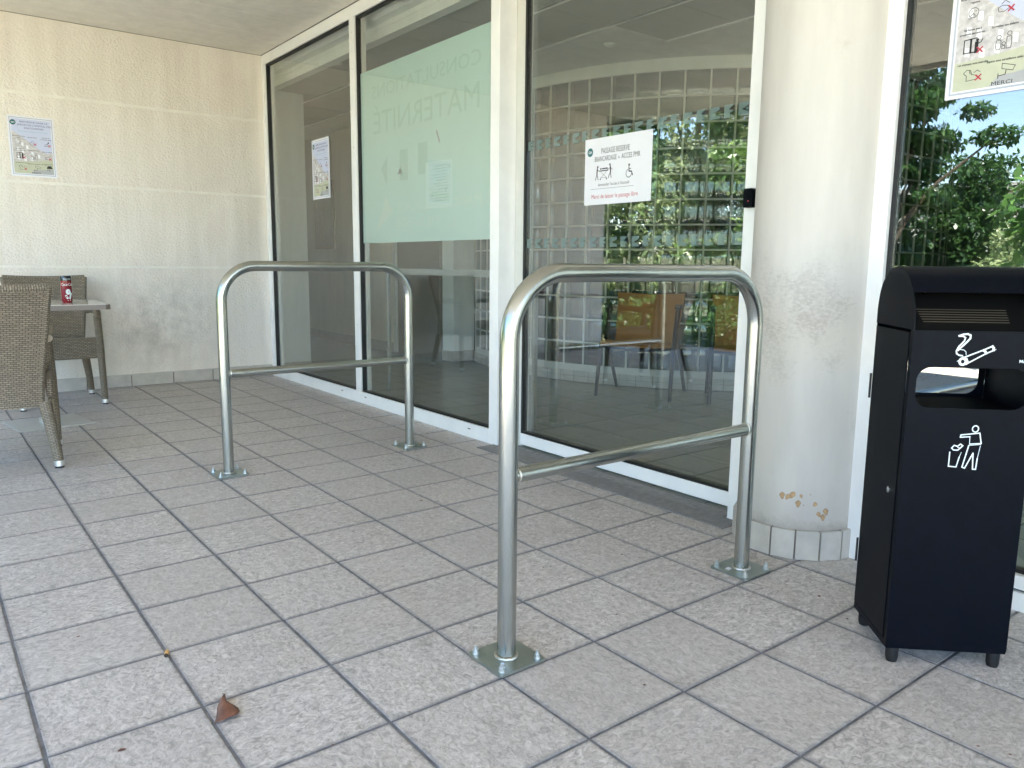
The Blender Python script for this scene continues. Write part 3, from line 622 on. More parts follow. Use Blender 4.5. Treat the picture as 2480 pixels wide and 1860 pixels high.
# ------------------------------------------------------------------ posters
def garden_poster(name, O, ex, n, label, wd=.306, ht=.448):
    """O = bottom-left corner; ex = reading direction"""
    t = thing(name, O, label, 'poster', 0, 'garden rules posters')
    ey = Z_; Z0 = Vector((0, 0, 0)); A = (Z0, ex, ey, n)
    b = MB()
    def rc(x0, x1, y0, y1, mi, lift):
        b.poly([ex*x+ey*y+n*lift for x, y in ((x0, y0), (x1, y0), (x1, y1), (x0, y1))], mi)
    def pg(pts, mi, lift): b.poly([ex*x*wd+ey*(1-y)*ht+n*lift for x, y in pts], mi)
    b.prism([(0, 0), (wd, 0), (wd, ht), (0, ht)], .0012, n*.0012, ex, ey, n, 0)
    m_ = .022
    rc(m_*.5, wd-m_*.5, m_*.5, ht-m_*.5, 6, .0014)
    rc(m_*.75, wd-m_*.75, m_*.75, ht-m_*.75, 0, .0016)
    rc(m_, wd-m_, m_, ht-m_, 1, .0018)
    l, r_ = m_/wd, 1-m_/wd; bt = 1-m_/ht
    pg([(l, .25), (.30, .35), (.62, .53), (.8, .60), (r_, .58), (r_, .72), (.5, .74), (l, .76)], 2, .0020)
    pg([(l, .76), (.5, .74), (r_, .70), (r_, bt), (l, bt)], 3, .0022)
    pg([(.42, bt), (.5, .89), (r_, .86), (r_, bt)], 4, .0024)
    for x0, y0 in ((.16, .40), (.26, .43), (.36, .48), (.16, .52), (.26, .55), (.46, .58), (.16, .66), (.30, .68), (.44, .67), (.60, .62)):
        pg([(x0, y0), (x0+.05, y0+.01), (x0+.05, y0+.07), (x0, y0+.06)], 5, .0022)
    b.build('paper', [M['paper'], M['psky'], M['pbuild'], M['pgrass'], M['pshade'], M['pline'], M['pbluegrey']], t)
    def at(x, y): return (x*wd, (1-y)*ht)
    b = MB(); disc(b, at(.115, .115), .0195, *A, mi=0, lift=.0028, k=28); b.build('emblem', M['teal'], t)
    b = MB(); text(b, 'GH', *A, height=.011, width=.022, center=at(.115, .115), lift=.0031, mi=0, bold=.02); b.build('emblem_letters', M['pline'], t)
    b = MB()
    text(b, 'BIENVENUE DANS LE', *A, width=.60*wd, height=.0125, center=at(.56, .095), lift=.003, bold=.012)
    text(b, "JARDIN DE L'HÔPITAL DES", *A, width=.74*wd, height=.0125, center=at(.57, .145), lift=.003, bold=.012)
    text(b, 'DIACONESSES', *A, width=.42*wd, height=.0125, center=at(.56, .195), lift=.003, bold=.012)
    b.build('title', M['blueink'], t)
    b = MB(); text(b, 'Ensemble, respectons les lieux', *A, width=.64*wd, height=.0085, center=at(.54, .25), lift=.003, bold=.005); b.build('subtitle', M['tealink'], t)
    b = MB()
    def cap(s, x, y, w_): text(b, s, *A, width=w_*wd, height=.0062, center=at(x, y), lift=.003, bold=.02)
    cap('Parlez doucement, chacun se', .22, .335, .28); cap('repose', .22, .365, .09); cap('Ne pas nourrir', .51, .345, .2); cap('Ne montez pas', .80, .335, .17); cap('sur le mobilier, danger', .80, .365, .25)
    cap('Ne fumez pas à', .22, .545, .17); cap('proximité des entrées', .22, .572, .24); cap('Surveillez vos enfants', .52, .56, .24); cap('Jetez vos mégots', .81, .57, .22)
    cap('Les animaux sont interdits', .25, .775, .29); cap('Espace sous surveillance vidéo', .55, .785, .33); cap('Laissez les transats', .82, .775, .2); cap('hors de la pluie', .82, .80, .16)
    text(b, 'MERCI', *A, width=.19*wd, height=.0115, center=at(.54, .935), lift=.003)
    # line icons
    def L(pts, w_=.0015, dx=0, dy=0, cl=False): pline(b, [at(x, y) for x, y in pts], w_, *A, closed=cl, lift=.003)
    def oval(cx, cy, r, w_=.0015, k=18, a0=0, a1=2*PI): pline(b, circ(at(cx, cy), r, k, a0, a1), w_, *A, lift=.003)
    oval(.215, .435, .0145); oval(.195, .425, .0008, .0015, 6); oval(.235, .425, .0008, .0015, 6); L([(.185, .453), (.205, .443), (.213, .437), (.217, .448), (.235, .455)])
    L([(.17, .47), (.2, .472)])
    L([(.44, .44), (.48, .43), (.52, .435), (.55, .45), (.5, .47), (.45, .468)], cl=True); L([(.47, .42), (.5, .40), (.54, .42)])
    L([(.76, .47), (.84, .468)], .003); L([(.78, .45), (.83, .44), (.86, .40)], .003); disc(b, at(.85, .415), .005, *A, lift=.0031)
    L([(.15, .615), (.15, .70)], .003); L([(.15, .612), (.27, .608)], .003); L([(.15, .70), (.27, .70)], .003); L([(.215, .61), (.215, .70)], .006); L([(.27, .64), (.27, .70)], .0105); L([(.27, .65), (.31, .64), (.325, .62)], .0025); disc(b, at(.275, .622), .0045, *A, lift=.0031)
    oval(.475, .635, .006); L([(.455, .655), (.45, .69), (.46, .715), (.49, .715), (.50, .69), (.495, .655)], cl=True)
    oval(.57, .62, .006); L([(.55, .64), (.545, .68), (.55, .715), (.59, .715), (.595, .68), (.59, .64)], cl=True); oval(.523, .68, .0045); L([(.51, .695), (.51, .715), (.535, .715), (.535, .695)], cl=True)
    L([(.76, .66), (.84, .655), (.86, .69), (.77, .695)], .002, cl=True); L([(.86, .64), (.89, .62)], .002)
    L([(.17, .835), (.2, .815), (.235, .82), (.25, .85), (.30, .86), (.31, .885), (.20, .89), (.2, .855), (.18, .845)], .0016, cl=True); L([(.27, .84), (.30, .825), (.33, .84)], .0014); L([(.225, .825), (.235, .845)], .0016)
    L([(.53, .81), (.65, .835), (.63, .865), (.53, .845)], .0016, cl=True); L([(.57, .86), (.565, .885), (.50, .89)], .0022); L([(.50, .875), (.50, .905)], .0022)
    ux = circ(at(.84, .85), .02, 12, 0, PI); b.poly([ex*x+ey*y+n*.0031 for x, y in ux]); L([(.84, .85), (.84, .90)], .0018); L([(.77, .89), (.80, .86), (.83, .89)], .0018)
    b.build('captions_and_icons', M['ink'], t)
    b = MB()
    for (cx, cy) in ((.56, .458), (.87, .465), (.305, .69), (.87, .69), (.315, .875)):
        for s in (-1, 1): seg(b, (cx*wd-.0075, (1-cy)*ht-s*.0075), (cx*wd+.0075, (1-cy)*ht+s*.0075), .0042, *A, lift=.0034+.0001*s)
    b.build('red_cross', M['red'], t)
    return t
garden_poster('poster', Vector((-.106, 5.334, 1.697)), X_, -Y_, 'garden rules poster on the cream wall above the wicker chairs')
garden_poster('poster', Vector((XF+.0265, 4.350, 1.572)), -Y_, -X_, 'narrow-looking garden rules poster stuck on the left glass pane', .329, .468)
garden_poster('poster', Vector((XF+.0285, -.606, 1.602)), -Y_, -X_, 'garden rules poster cut by the picture edge, on the window above the bin')

O = Vector((XD+.0145, 1.197, 1.368)); t = thing('notice_sheet', O, 'white laminated landscape notice about reserved passage on the door glass', 'notice')
ex, ey, n = -Y_, Z_, -X_; A = (Vector((0, 0, 0)), ex, ey, n); w_, h_ = .437, .300
b = MB(); b.prism([(0, 0), (w_+.028, .008), (w_+.028, h_-.004), (0, h_)], .0006, n*.0004, ex, ey, n); b.build('laminating_film', M['laminate'], t)
b = MB(); b.prism([(0, 0), (w_, 0), (w_, h_), (0, h_)], .0006, n*.0016, ex, ey, n); b.build('paper', M['paper'], t)
b = MB()
text(b, 'PASSAGE RESERVE', *A, width=.185, height=.0245, center=(.205, .240), lift=.002, bold=.0)
text(b, 'BRANCARDAGE', *A, width=.146, height=.0225, center=(.142, .206), lift=.002, bold=.0); text(b, '&', *A, height=.010, center=(.231, .203), lift=.002, bold=.01); text(b, 'ACCES PMR', *A, width=.118, height=.0225, center=(.306, .206), lift=.002, bold=.0)
text(b, "demander l'accès à l'accueil", *A, width=.205, height=.0135, center=(.198, .090), lift=.002)
pline(b, [(.045, .0715), (.33, .0715)], .0012, *A, lift=.002)
L = lambda pts, w: pline(b, pts, w, *A, lift=.002)
def man(x, y, s, d):
    disc(b, (x+.003*s, y+.058), .0052, *A, lift=.0022); L([(x, y+.05), (x-.002*s, y+.026)], .0075); L([(x, y+.046), (x+d*.014, y+.038), (x+d*.022, y+.040)], .0028)
    L([(x-.002*s, y+.026), (x+.004, y+.012), (x+.007, y)], .004); L([(x-.002*s, y+.026), (x-.006, y+.014), (x-.012, y)], .004)
man(.088, .112, 1, 1); man(.176, .117, -1, -1); L([(.178, .160), (.190, .153)], .0025)
L([(.105, .151), (.160, .151)], .0045); disc(b, (.112, .160), .0045, *A, lift=.0022); L([(.121, .160), (.156, .161)], .0055)
L([(.112, .146), (.152, .120)], .0014); L([(.152, .146), (.112, .120)], .0014); L([(.112, .120), (.152, .120)], .0014); disc(b, (.111, .114), .004, *A, lift=.0022); disc(b, (.152, .114), .004, *A, lift=.0022)
disc(b, (.298, .163), .0055, *A, lift=.0022); L([(.297, .154), (.298, .136), (.314, .134), (.321, .118)], .0055); L([(.298, .147), (.31, .146)], .0028); pline(b, circ((.297, .127), .0175, 16, PI*.62, PI*1.95), .003, *A, lift=.002)
b.build('print', M['ink'], t)
b = MB(); text(b, 'Merci de laisser le passage libre', *A, width=.305, height=.0195, center=(.205, .0375), lift=.002); b.build('red_print', M['red'], t)
b = MB(); disc(b, (.036, .240), .0195, *A, lift=.0021, k=28, ry=.0195); b.build('emblem', M['teal'], t)
b = MB(); text(b, 'GH', *A, width=.023, height=.012, center=(.036, .240), lift=.0024, bold=.02); b.build('emblem_letters', M['pline'], t)

t.scale = (1, 1.048, 1.09)
# ------------------------------------------------------------------ wicker chairs, table, can
def wicker_chair(label):
    t = thing('wicker_armchair', (0, 0, 0), label, 'chair', 0, 'taupe wicker armchairs at the small table')
    def post(z):  # rear post y by height (sabre curve)
        return np.interp(z, [0, .18, .33, .5, .7, .93], [-.29, -.245, -.215, -.222, -.262, -.325])
    def hw(z): return np.interp(z, [.3, .45, .65, .93], [.205, .212, .238, .274])
    # back panel
    b = MB(); nz, nx = 20, 12; 
    def bp(u, z, off):
        w = hw(z); x = u*w; y = post(z)-.022*(1-u*u)+off; return (x, y, z-(.010*(1-u*u) if z > .9 else 0))
    zs_ = [.315+(.93-.315)*k/nz for k in range(nz+1)]
    for off, fl in ((-.016, 0), (.016, 1)):
        vs = [bp(-1+2*i/nx, z, off) for z in zs_ for i in range(nx+1)]; fs = []; uvs = []
        for k in range(nz):
            for i in range(nx):
                f = (k*(nx+1)+i, k*(nx+1)+i+1, (k+1)*(nx+1)+i+1, (k+1)*(nx+1)+i); fs.append(f if not fl else f[::-1])
                q = [((f_ % (nx+1))/nx*.52, zs_[f_//(nx+1)]) for f_ in f]; uvs.append(q if not fl else q[::-1])
        b.add(vs, fs, 0, True, uvs)
    for u in (-1, 1):
        for k in range(nz): b.poly([bp(u, zs_[k], -.016), bp(u, zs_[k], .016), bp(u, zs_[k+1], .016), bp(u, zs_[k+1], -.016)], 0, [(0, zs_[k]), (.03, zs_[k]), (.03, zs_[k+1]), (0, zs_[k+1])])
    for z in (zs_[0], zs_[-1]):
        for i in range(nx):
            a, c = -1+2*i/nx, -1+2*(i+1)/nx; b.poly([bp(a, z, -.016), bp(c, z, -.016), bp(c, z, .016), bp(a, z, .016)], 0, [(a*.26, 0), (c*.26, 0), (c*.26, .03), (a*.26, .03)])
    b.tube([bp(-1+2*i/16, .93, 0) for i in range(17)], .0185, 10, caps=True)
    for u in (-1, 1): b.tube([bp(u, z, 0) for z in zs_], .0175, 10)
    b.build('backrest', M['wicker'], t, angle=50)
    # seat
    b = MB(); b.box((-.238, -.20, .395), (.238, .235, .462)); 
    b.build('seat', M['wicker'], t, bev=.02)
    b = MB(); b.box((-.245, .205, .345), (.245, .242, .500)); b.box((-.262, -.2, .355), (-.232, .21, .452)); b.box((.232, -.2, .355), (.262, .21, .452)); b.build('apron', M['wicker'], t, bev=.012)
    for s in (-1, 1):
        b = MB(); b.tube([(s*.262, .252, .034), (s*.256, .240, .40), (s*.250, .228, .66)], [.0215, .026, .026], 12); lg = b.build('front_leg', M['wickerfine'], t, angle=60)
        b = MB(); b.tube([(s*.262, .2525, .010), (s*.262, .252, .038)], .0235, 16); b.tube([(s*.262, .2525, 0), (s*.262, .2525, .010)], .020, 16, 1); b.build('foot_cap', [M['alu'], M['rubber']], lg)
        b = MB(); b.tube([(s*.262, -.289, .034), (s*.250, -.262, .14), (s*.236, -.238, .24), (s*.222, -.222, .34)], [.0215, .025, .028, .03], 12); lg = b.build('rear_leg', M['wickerfine'], t, angle=60)
        b = MB(); b.tube([(s*.263, -.290, .010), (s*.262, -.289, .038)], .0235, 16); b.tube([(s*.263, -.290, 0), (s*.263, -.290, .010)], .020, 16, 1); b.build('foot_cap', [M['alu'], M['rubber']], lg)
        b = MB(); b.tube([(s*.250, .262, .645), (s*.250, .235, .685), (s*.256, .10, .692), (s*.262, -.08, .686), (s*.258, -.245, .668)], [.022, .026, .026, .024, .020], 12); b.build('armrest', M['wickerfine'], t, angle=60)
    return t
ch = wicker_chair('far taupe wicker armchair facing us against the cream wall')
ch.location = (.030, 4.806, 0); ch.rotation_euler = (0, 0, PI)
a = rad(-7); fx, fy = .262*1.07, -.289
near_o = (-.265-(fx*math.cos(a)-fy*math.sin(a)), 2.694-(fx*math.sin(a)+fy*math.cos(a)), 0)
nc_ = dup(ch, near_o, a, 'near taupe wicker armchair seen from behind, cut by the picture edge'); nc_.scale = (1.07, 1, 1)
ZT = .79
t = thing('bistro_table', (-.15, 3.985, 0), 'small square table with glossy beige top and grey base plate', 'table')
b = MB(); hs = .35
b.prism([(-hs+.03, -hs), (hs-.03, -hs), (hs-.01, -hs+.01), (hs, -hs+.03), (hs, hs-.03), (hs-.03, hs), (-hs+.03, hs), (-hs, hs-.03), (-hs, -hs+.03), (-hs+.01, -hs+.01)], .004, Vector((0, 0, ZT)), X_, Y_, Z_, 0)
h2 = hs+.004; b.prism([(-h2+.03, -h2), (h2-.03, -h2), (h2, -h2+.03), (h2, h2-.03), (h2-.03, h2), (-h2+.03, h2), (-h2, h2-.03), (-h2, -h2+.03)], .030, Vector((0, 0, ZT-.0045)), X_, Y_, Z_, 1)
b.build('tabletop', [M['ttop'], M['tedge']], t, bev=.002)
b = MB(); b.tube([(0, 0, .012), (0, 0, ZT-.035)], .040, 28); b.build('pedestal', M['tedge'], t)
b = MB(); b.lathe([(.055, .0095), (.055, .042), (.041, .046)], n=28); b.build('collar', M['alu'], t)
b = MB(); b.box((-.215, -.215, .0015), (.215, .215, .0095)); p_ = b.build('base_plate', M['baseplate'], t, bev=.002); p_.rotation_euler = (0, 0, rad(8))
t = thing('drink_can', (.003, 3.93, ZT), 'tall red and black drink can standing on the small table', 'can')
b = MB(); b.lathe([(.0, .003), (.023, .003), (.026, .0), (.033, .012), (.0335, .14)], n=40, mi=0); b.lathe([(.0336, .14), (.0336, .166), (.031, .172)], n=40, mi=1); b.build('body', [M['canred'], M['canblack']], t)
b = MB(); b.lathe([(.031, .172), (.0285, .176), (.028, .173), (0, .1725)], n=40); b.build('lid', M['chrome'], t)
b = MB(); ev = Vector((.99, .14, 0)).normalized(); nv = Vector((.14, -.99, 0)).normalized()
tb = MB(); text(tb, 'Coca-Cola', Vector((0, 0, 0)), X_, Z_, -Y_, .072, .018, (0, .118), bold=.01); 
def wrap(mb, R, rot):
    out = MB()
    for f, mi in zip(mb.f, mb.m):
        out.poly([(R*math.sin(mb.v[i][0]/R+rot), -R*math.cos(mb.v[i][0]/R+rot), mb.v[i][2]) for i in f], mi)
    return out
tb2 = MB(); tb2.add(tb.v, tb.f); tb = tb2
text(tb, 'SANS SUCRES', Vector((0, 0, 0)), X_, Z_, -Y_, .045, .006, (0, .152), bold=.01)
pline(tb, circ((.002, .07), .008, 10, ry=.012), .012, Vector((0, 0, 0)), X_, Z_, -Y_)
pline(tb, [(-.012, .045), (-.004, .03), (.01, .028), (.02, .06)], .012, Vector((0, 0, 0)), X_, Z_, -Y_); pline(tb, [(-.004, .015), (.014, .015)], .003, Vector((0, 0, 0)), X_, Z_, -Y_)
wrap(tb, .0341, 0).build('can_print', M['mark'], t).rotation_euler = (0, 0, .1)

# ------------------------------------------------------------------ litter on the floor
t = thing('dry_leaf', (-.302, -.072, .001), 'curled reddish brown dry leaf lying on the nearest tiles', 'leaf', 0)
def fromdir():
    return Vector((.614, .789, 0)), Vector((.789, -.614, 0))
fw, rt = Vector((.31, .951, 0)), Vector((.951, -.31, 0))
b = MB()
rows = [(.075, .0, .002, .010), (.060, -.006, .004, .014), (.045, -.012, .009, .017), (.028, -.016, .022, .018), (.010, -.016, .031, .014), (-.008, -.018, .034, .009), (-.022, -.020, .028, .005), (-.030, -.022, .010, .003)]
vs = []; nc = 7
for (yy, xl, xr, hh) in rows:
    for k in range(nc):
        u = k/(nc-1); x = xl+(xr-xl)*u; z = hh*(1-abs(2*u-.75)**1.3)*1.1 + (.012*u*u if yy < .03 else .004); vs.append(rt*x+fw*yy+Z_*max(z, .0005))
fs = [(r*nc+k, r*nc+k+1, (r+1)*nc+k+1, (r+1)*nc+k) for r in range(len(rows)-1) for k in range(nc-1)]
b.add(vs, fs, 0, True); lf = b.build('blade', M['dryleaf'], t, angle=80)
sm = lf.modifiers.new('thickness', 'SOLIDIFY'); sm.thickness = .0008
b = MB(); b.tube([rt*.001+fw*.072+Z_*.008, rt*.0+fw*.085+Z_*.006, rt*-.005+fw*.094+Z_*.004], [.0014, .0011, .0009], 6); b.build('stalk', M['burnt'], t)
t = thing('cigarette_butt', (-.335, .312, 0), 'orange cigarette end lying at a tile joint near the left edge', 'cigarette end', rad(70))
b = MB(); b.tube([(-.012, 0, .006), (.010, 0, .006)], .0058, 16); b.build('filter', M['filter'], t); b = MB(); b.tube([(-.0155, .0005, .0055), (-.0121, 0, .006)], [.0048, .0057], 16); b.build('burnt_tip', M['burnt'], t)
specks = [(603, 1147), (640, 1150), (1506, 1344), (1316, 1376), (1333, 1373), (296, 1818), (190, 1543), (2369, 1809), (2446, 1829), (1984, 1445), (2052, 1500), (1493, 1490), (975, 1196), (1020, 1213), (1560, 1660), (940, 1300)]
def floor_at(px, py):
    d = F*1875.7283+RR*(px-1240)-UU*(py-930); C = Vector((-0.80944, -1.82177, 1.06453)); return C+d*(-C.z/d.z)
b = MB(); spots = [floor_at(*q) for q in specks]; rs = [(.004, .009, .006, .0045)[k % 4] for k in range(len(specks))]
for k in range(170):
    i, j = random.randint(-5, 5), random.randint(-6, 15); u = random.uniform(0, .33)
    spots.append(Vector((i*TX+random.gauss(0, .005), j*TY+u, 0)) if k % 2 else Vector((i*TX+u, j*TY+random.gauss(0, .005), 0))); rs.append(random.uniform(.0012, .0034))
for c, r in zip(spots, rs):
    m = 7
    pts = [c+Vector((r*random.uniform(.5, 1.2)*math.cos(2*PI*i/m), r*random.uniform(.4, 1.)*math.sin(2*PI*i/m), .0022)) for i in range(m)]
    ce = sum(pts, Vector())/m+Z_*.002
    for i in range(m): b.poly([pts[i], pts[(i+1) % m], ce])
tag(b.build('floor_debris', M['dryleaf']), 'small dark bits of dirt scattered over the tiles', 'debris', kind='stuff')

# chips on the column
def cyl_at(px, py, R=.2226):
    d = F*1875.7283+RR*(px-1240)-UU*(py-930); C = Vector((-0.80944, -1.82177, 1.06453)); ox, oy = C.x-CXc, C.y-CYc
    a = d.x**2+d.y**2; bb = 2*(ox*d.x+oy*d.y); cc = ox*ox+oy*oy-R*R; D_ = bb*bb-4*a*cc
    if D_ < 0: return None
    q = C+d*((-bb-math.sqrt(D_))/(2*a)); return q
b = MB()
for (zx, zy, r) in ((292, 510, 14), (325, 518, 13), (352, 508, 15), (365, 500, 9), (410, 515, 8), (390, 562, 14), (467, 505, 4), (495, 565, 11), (562, 612, 14), (518, 628, 11), (543, 647, 13), (424, 571, 3)):
    for rr_, R, mi in ((r*1.18, .2223, 1), (r, .2226, 0)):
        ph = zx*.7; m = 13
        pts = [cyl_at(1780+(zx+rr_*(1+.25*math.sin(3*a_+ph))*math.cos(a_))/2.553, 1000+(zy+rr_*1.15*(1+.22*math.cos(2*a_+ph))*math.sin(a_))/2.553, R) for a_ in [2*PI*i/m for i in range(m)]]
        if all(p is not None for p in pts): b.poly([p-Vector((CXc, CYc, 0)) for p in pts][::-1], mi)
b.build('paint_chips', [M['chip'], M['chiprim']], t_col)

# ------------------------------------------------------------------ interior
t = thing('interior_pier', (2.2, 6.1, 0), 'pale interior wall end seen just inside the left glass pane', 'wall')
b = MB(); b.box((-.33, -.08, -.004), (.35, .5, 2.76)); b.build('wall_face', M['inwall'], t)
b = MB(); b.box((-.32, -.092, 0), (.355, -.081, .02)); b.build('skirting', M['skirt'], t)
b = MB(); b.box((-.02, -.1, .13), (.03, -.081, .20), 0); b.tube([(.005, -.095, .2), (.005, -.1, .24)], .01, 8, 0); b.tube([(.005, -.10, .13), (.012, -.1, .07), (.022, -.1, .02), (.03, -.12, .01)], .006, 8, 0); b.build('socket_and_cable', M['skirt'], t)
t = thing('corridor_wall', (3.8, 8, 0), 'beige corridor wall with tile skirting deep inside the building', 'wall')
b = MB(); b.box((0, -1.55, -.004), (.2, 3.9, 2.76)); b.box((-2.2, 3.7, -.004), (-.001, 3.9, 2.76)); b.build('wall_face', M['inwallwarm'], t)
b = MB(); b.box((-.012, -1.55, 0), (-.001, 3.69, .115)); b.build('skirting', M['skirt'], t)
b = MB(); b.box((-1.9, 1.9, 2.12), (-.002, 2.0, 2.758)); b.build('lintel', M['inwall'], t)
t = thing('picture', (3.775, 8.3, 1.7), 'tall thin brown picture frame on the beige corridor wall', 'picture')
b = MB(); b.box((0, -.30, -.45), (.022, .30, .45)); b.build('frame', M['brass'], t); b = MB(); b.box((-.004, -.27, -.42), (.0, .27, .42)); b.build('print_sheet', M['print'], t)
t = thing('interior_door', (3.83, 5.97, 0), 'dark brown interior door between corridor wall and pier', 'door')
b = MB(); b.box((0, -.50, .0), (.05, .47, 2.76)); b.build('leaf', M['darkdoor'], t)
b = MB(); b.box((-.03, .42, 0), (-.001, .47, 2.5)); b.build('edge', M['greyside'], t)
t = thing('interior_pillar', (3.98, 5.34, 0), 'pale square pier with beige tile base beside the glass blocks', 'pillar')
b = MB(); b.box((-.115, -.10, 0), (.16, .12, 2.76)); b.build('pier_face', M['inwall'], t)
b = MB(); b.box((-.127, -.112, 0), (.165, .12, .115)); b.build('skirting', M['skirt'], t, bev=.003)
# glass block bay
CB = (6.5, 4.15); RB = 2.6
t = thing('glass_block_wall', (CB[0], CB[1], 0), 'curved wall of square glass blocks inside the building', 'glass block wall')
pitch = rad(4.62); A0 = rad(-23.6)
def cp(th, z, R): return (-R*math.cos(th), -R*math.sin(th), z)
NB = 33; ROW = .2095; Z0 = .155
b = MB(); gb = MB(); nr = 12; gth = .0075/RB; gz = .0075
for i in range(NB):
    a0 = A0+i*pitch; a1 = a0+pitch
    for j in range(nr):
        z0 = Z0+j*ROW; z1 = z0+ROW; k = 6
        for R, inv in ((RB-.004, 0), (RB-.085, 1)):
            vs = []; 
            for v in range(k+1):
                for u in range(k+1):
                    fu, fv = u/k, v/k; e = min(fu, 1-fu, fv, 1-fv); rr_ = R-(.008*(1-min(1, e/.17))**2)*(1 if not inv else -1)
                    vs.append(cp(a0+gth+(a1-a0-2*gth)*fu, z0+gz+(z1-z0-2*gz)*fv, rr_))
            b.add(vs, [(v*(k+1)+u, (v+1)*(k+1)+u, (v+1)*(k+1)+u+1, v*(k+1)+u+1) for v in range(k) for u in range(k)], 0, True)
    for R0_, R1_ in ((RB, RB-.09),):
        vs = [cp(a0-gth, Z0, R0_), cp(a0+gth, Z0, R0_), cp(a0+gth, Z0, R1_), cp(a0-gth, Z0, R1_)]; zt = Z0+nr*ROW
        gb.add(vs+[(x, y, zt) for x, y, _ in vs], [(0, 1, 5, 4), (1, 2, 6, 5), (2, 3, 7, 6), (3, 0, 4, 7)])
    for j in range(nr+1):
        zc = Z0+j*ROW
        vs = [cp(a0, zc-gz, RB-.0006), cp(a1, zc-gz, RB-.0006), cp(a1, zc-gz, RB-.089), cp(a0, zc-gz, RB-.089)]
        gb.add(vs+[(x, y, zc+gz) for x, y, _ in vs], [(0, 1, 5, 4), (3, 2, 1, 0), (4, 5, 6, 7), (2, 3, 7, 6)])
b.build('glass_blocks', M['block'], t, angle=60); gb.build('grout_grid', M['grey_grout'], t)
def ringwall(b, R, z0, z1, a0, a1, k=120, mi=0):
    b.add([cp(a0+(a1-a0)*i/k, z, R) for z in (z0, z1) for i in range(k+1)], [(i, k+1+i, k+2+i, i+1) for i in range(k)], mi, True)
AE = A0+NB*pitch
b = MB(); ringwall(b, RB+.004, Z0+nr*ROW-.004, 2.762, A0, AE); b.build('fascia', M['inwall'], t)
b = MB(); ringwall(b, RB+.002, .10, Z0-.004, A0, AE); b.build('sill_course', M['grey_grout'], t)
b = MB(); ns = 46
for i in range(ns):
    a0 = A0+(AE-A0)*i/ns; a1 = A0+(AE-A0)*(i+1)/ns-.0016
    for z0, z1 in ((.002, .052), (.055, .103)): b.add([cp(a0, z0, RB+.012), cp(a1, z0, RB+.012), cp(a1, z1, RB+.012), cp(a0, z1, RB+.012), cp(a1, z1, RB), cp(a0, z1, RB)], [(0, 3, 2, 1), (3, 5, 4, 2)])
ringwall(b, RB+.009, 0, .103, A0, AE, mi=1); b.build('skirting', [M['skirt'], M['skgrout']], t)
# rooms behind
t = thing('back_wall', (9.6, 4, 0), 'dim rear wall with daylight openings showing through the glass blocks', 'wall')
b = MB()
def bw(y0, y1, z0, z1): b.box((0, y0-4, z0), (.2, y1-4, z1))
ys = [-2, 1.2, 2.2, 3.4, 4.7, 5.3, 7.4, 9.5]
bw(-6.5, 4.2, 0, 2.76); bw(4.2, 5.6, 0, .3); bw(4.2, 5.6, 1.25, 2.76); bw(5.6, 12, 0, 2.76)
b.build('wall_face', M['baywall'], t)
t = thing('end_wall', (5, 12.1, 0), 'far interior end wall hidden deep in the building', 'wall')
b = MB(); b.box((-3.1, 0, 0), (5, .2, 2.93)); b.box((-3.1, -6.0, 0), (-3.0, -.01, 2.93)); b.build('wall_face', M['inwallwarm'], t)
t = thing('side_wall', (5, -6.6, 0), 'interior side wall closing the room far to the right', 'wall')
b = MB(); b.box((-3.0, -.2, 0), (5.4, 0, 2.93)); b.build('wall_face', M['inwall'], t)
t = thing('interior_partition', (5, -3.0, 0), 'pale interior wall behind the side window above the bin', 'wall')
b = MB(); b.box((-.75, -.2, 0), (5, 0, 2.76)); b.box((-.95, -3, 0), (-.752, 2.86, 2.76)); b.build('wall_face', M['inwall'], t)
# ceiling
b = MB(); b.box((2.10, -6.4, 2.762), (10.4, 12.0, 2.80), 0)
ZC = 2.7615; px_ = .603
def tile(x0, y0):
    b.box((x0+.014, y0+.014, ZC-.0045), (x0+px_-.014, y0+px_-.014, ZC-.001), 1)
yk = [2.39+px_*k for k in range(-14, 15)]
for y0 in yk:
    for i in range(-1, 12):
        x0 = 2.72+px_*(i)-px_*0
        if x0 < 2.1: continue
        lim = 3.33 if y0 > 2.3 else (3.93 if y0 > 1.1 else (4.55 if y0 > .5 else 5.2 if y0 > -.8 else 9))
        if x0+px_ > lim+.05: continue
        tile(x0, y0)
        b.box((x0-.0139, y0, ZC-.010), (x0+.0139, y0+px_, ZC-.0015), 2); b.box((x0+px_-.0139, y0, ZC-.0102), (x0+px_+.0139, y0+px_, ZC-.0016), 2); b.box((x0+.0121, y0-.012, ZC-.006), (x0+px_-.0121, y0+.012, ZC-.0015), 3)
struct(b.build('interior_ceiling', [M['inwall'], M['ceiltile'], M['tbar'], M['ceiltile']]))
t = thing('lighting_pelmet', (2.15, 2, 2.7), 'grey strip box running along the ceiling behind the glazing', 'pelmet')
b = MB(); b.box((-.05, -8.3, .0), (.03, 4.0, .055)); b.box((-.12, -8.3, .10), (-.05, 4.0, .16)); b.box((-.2, -8.3, .165), (-.125, 4.0, .2)); b.build('housing', M['inwall'], t)
t = thing('ceiling_speaker', (2.2, 4.55, 2.745), 'round disc fitting hanging at the ceiling behind the left pane', 'ceiling fitting')
b = MB(); b.lathe([(0, -.02), (.07, -.018), (.085, 0), (.085, .016)], n=32); b.build('disc', M['greyside'], t)
t = thing('smoke_detector', (3.66, 2.735, 2.762), 'small white round detector on the plain part of the ceiling', 'detector')
b = MB(); b.lathe([(0, -.022), (.03, -.02), (.045, -.006), (.047, 0)], n=28); b.build('disc', M['tbar'], t)
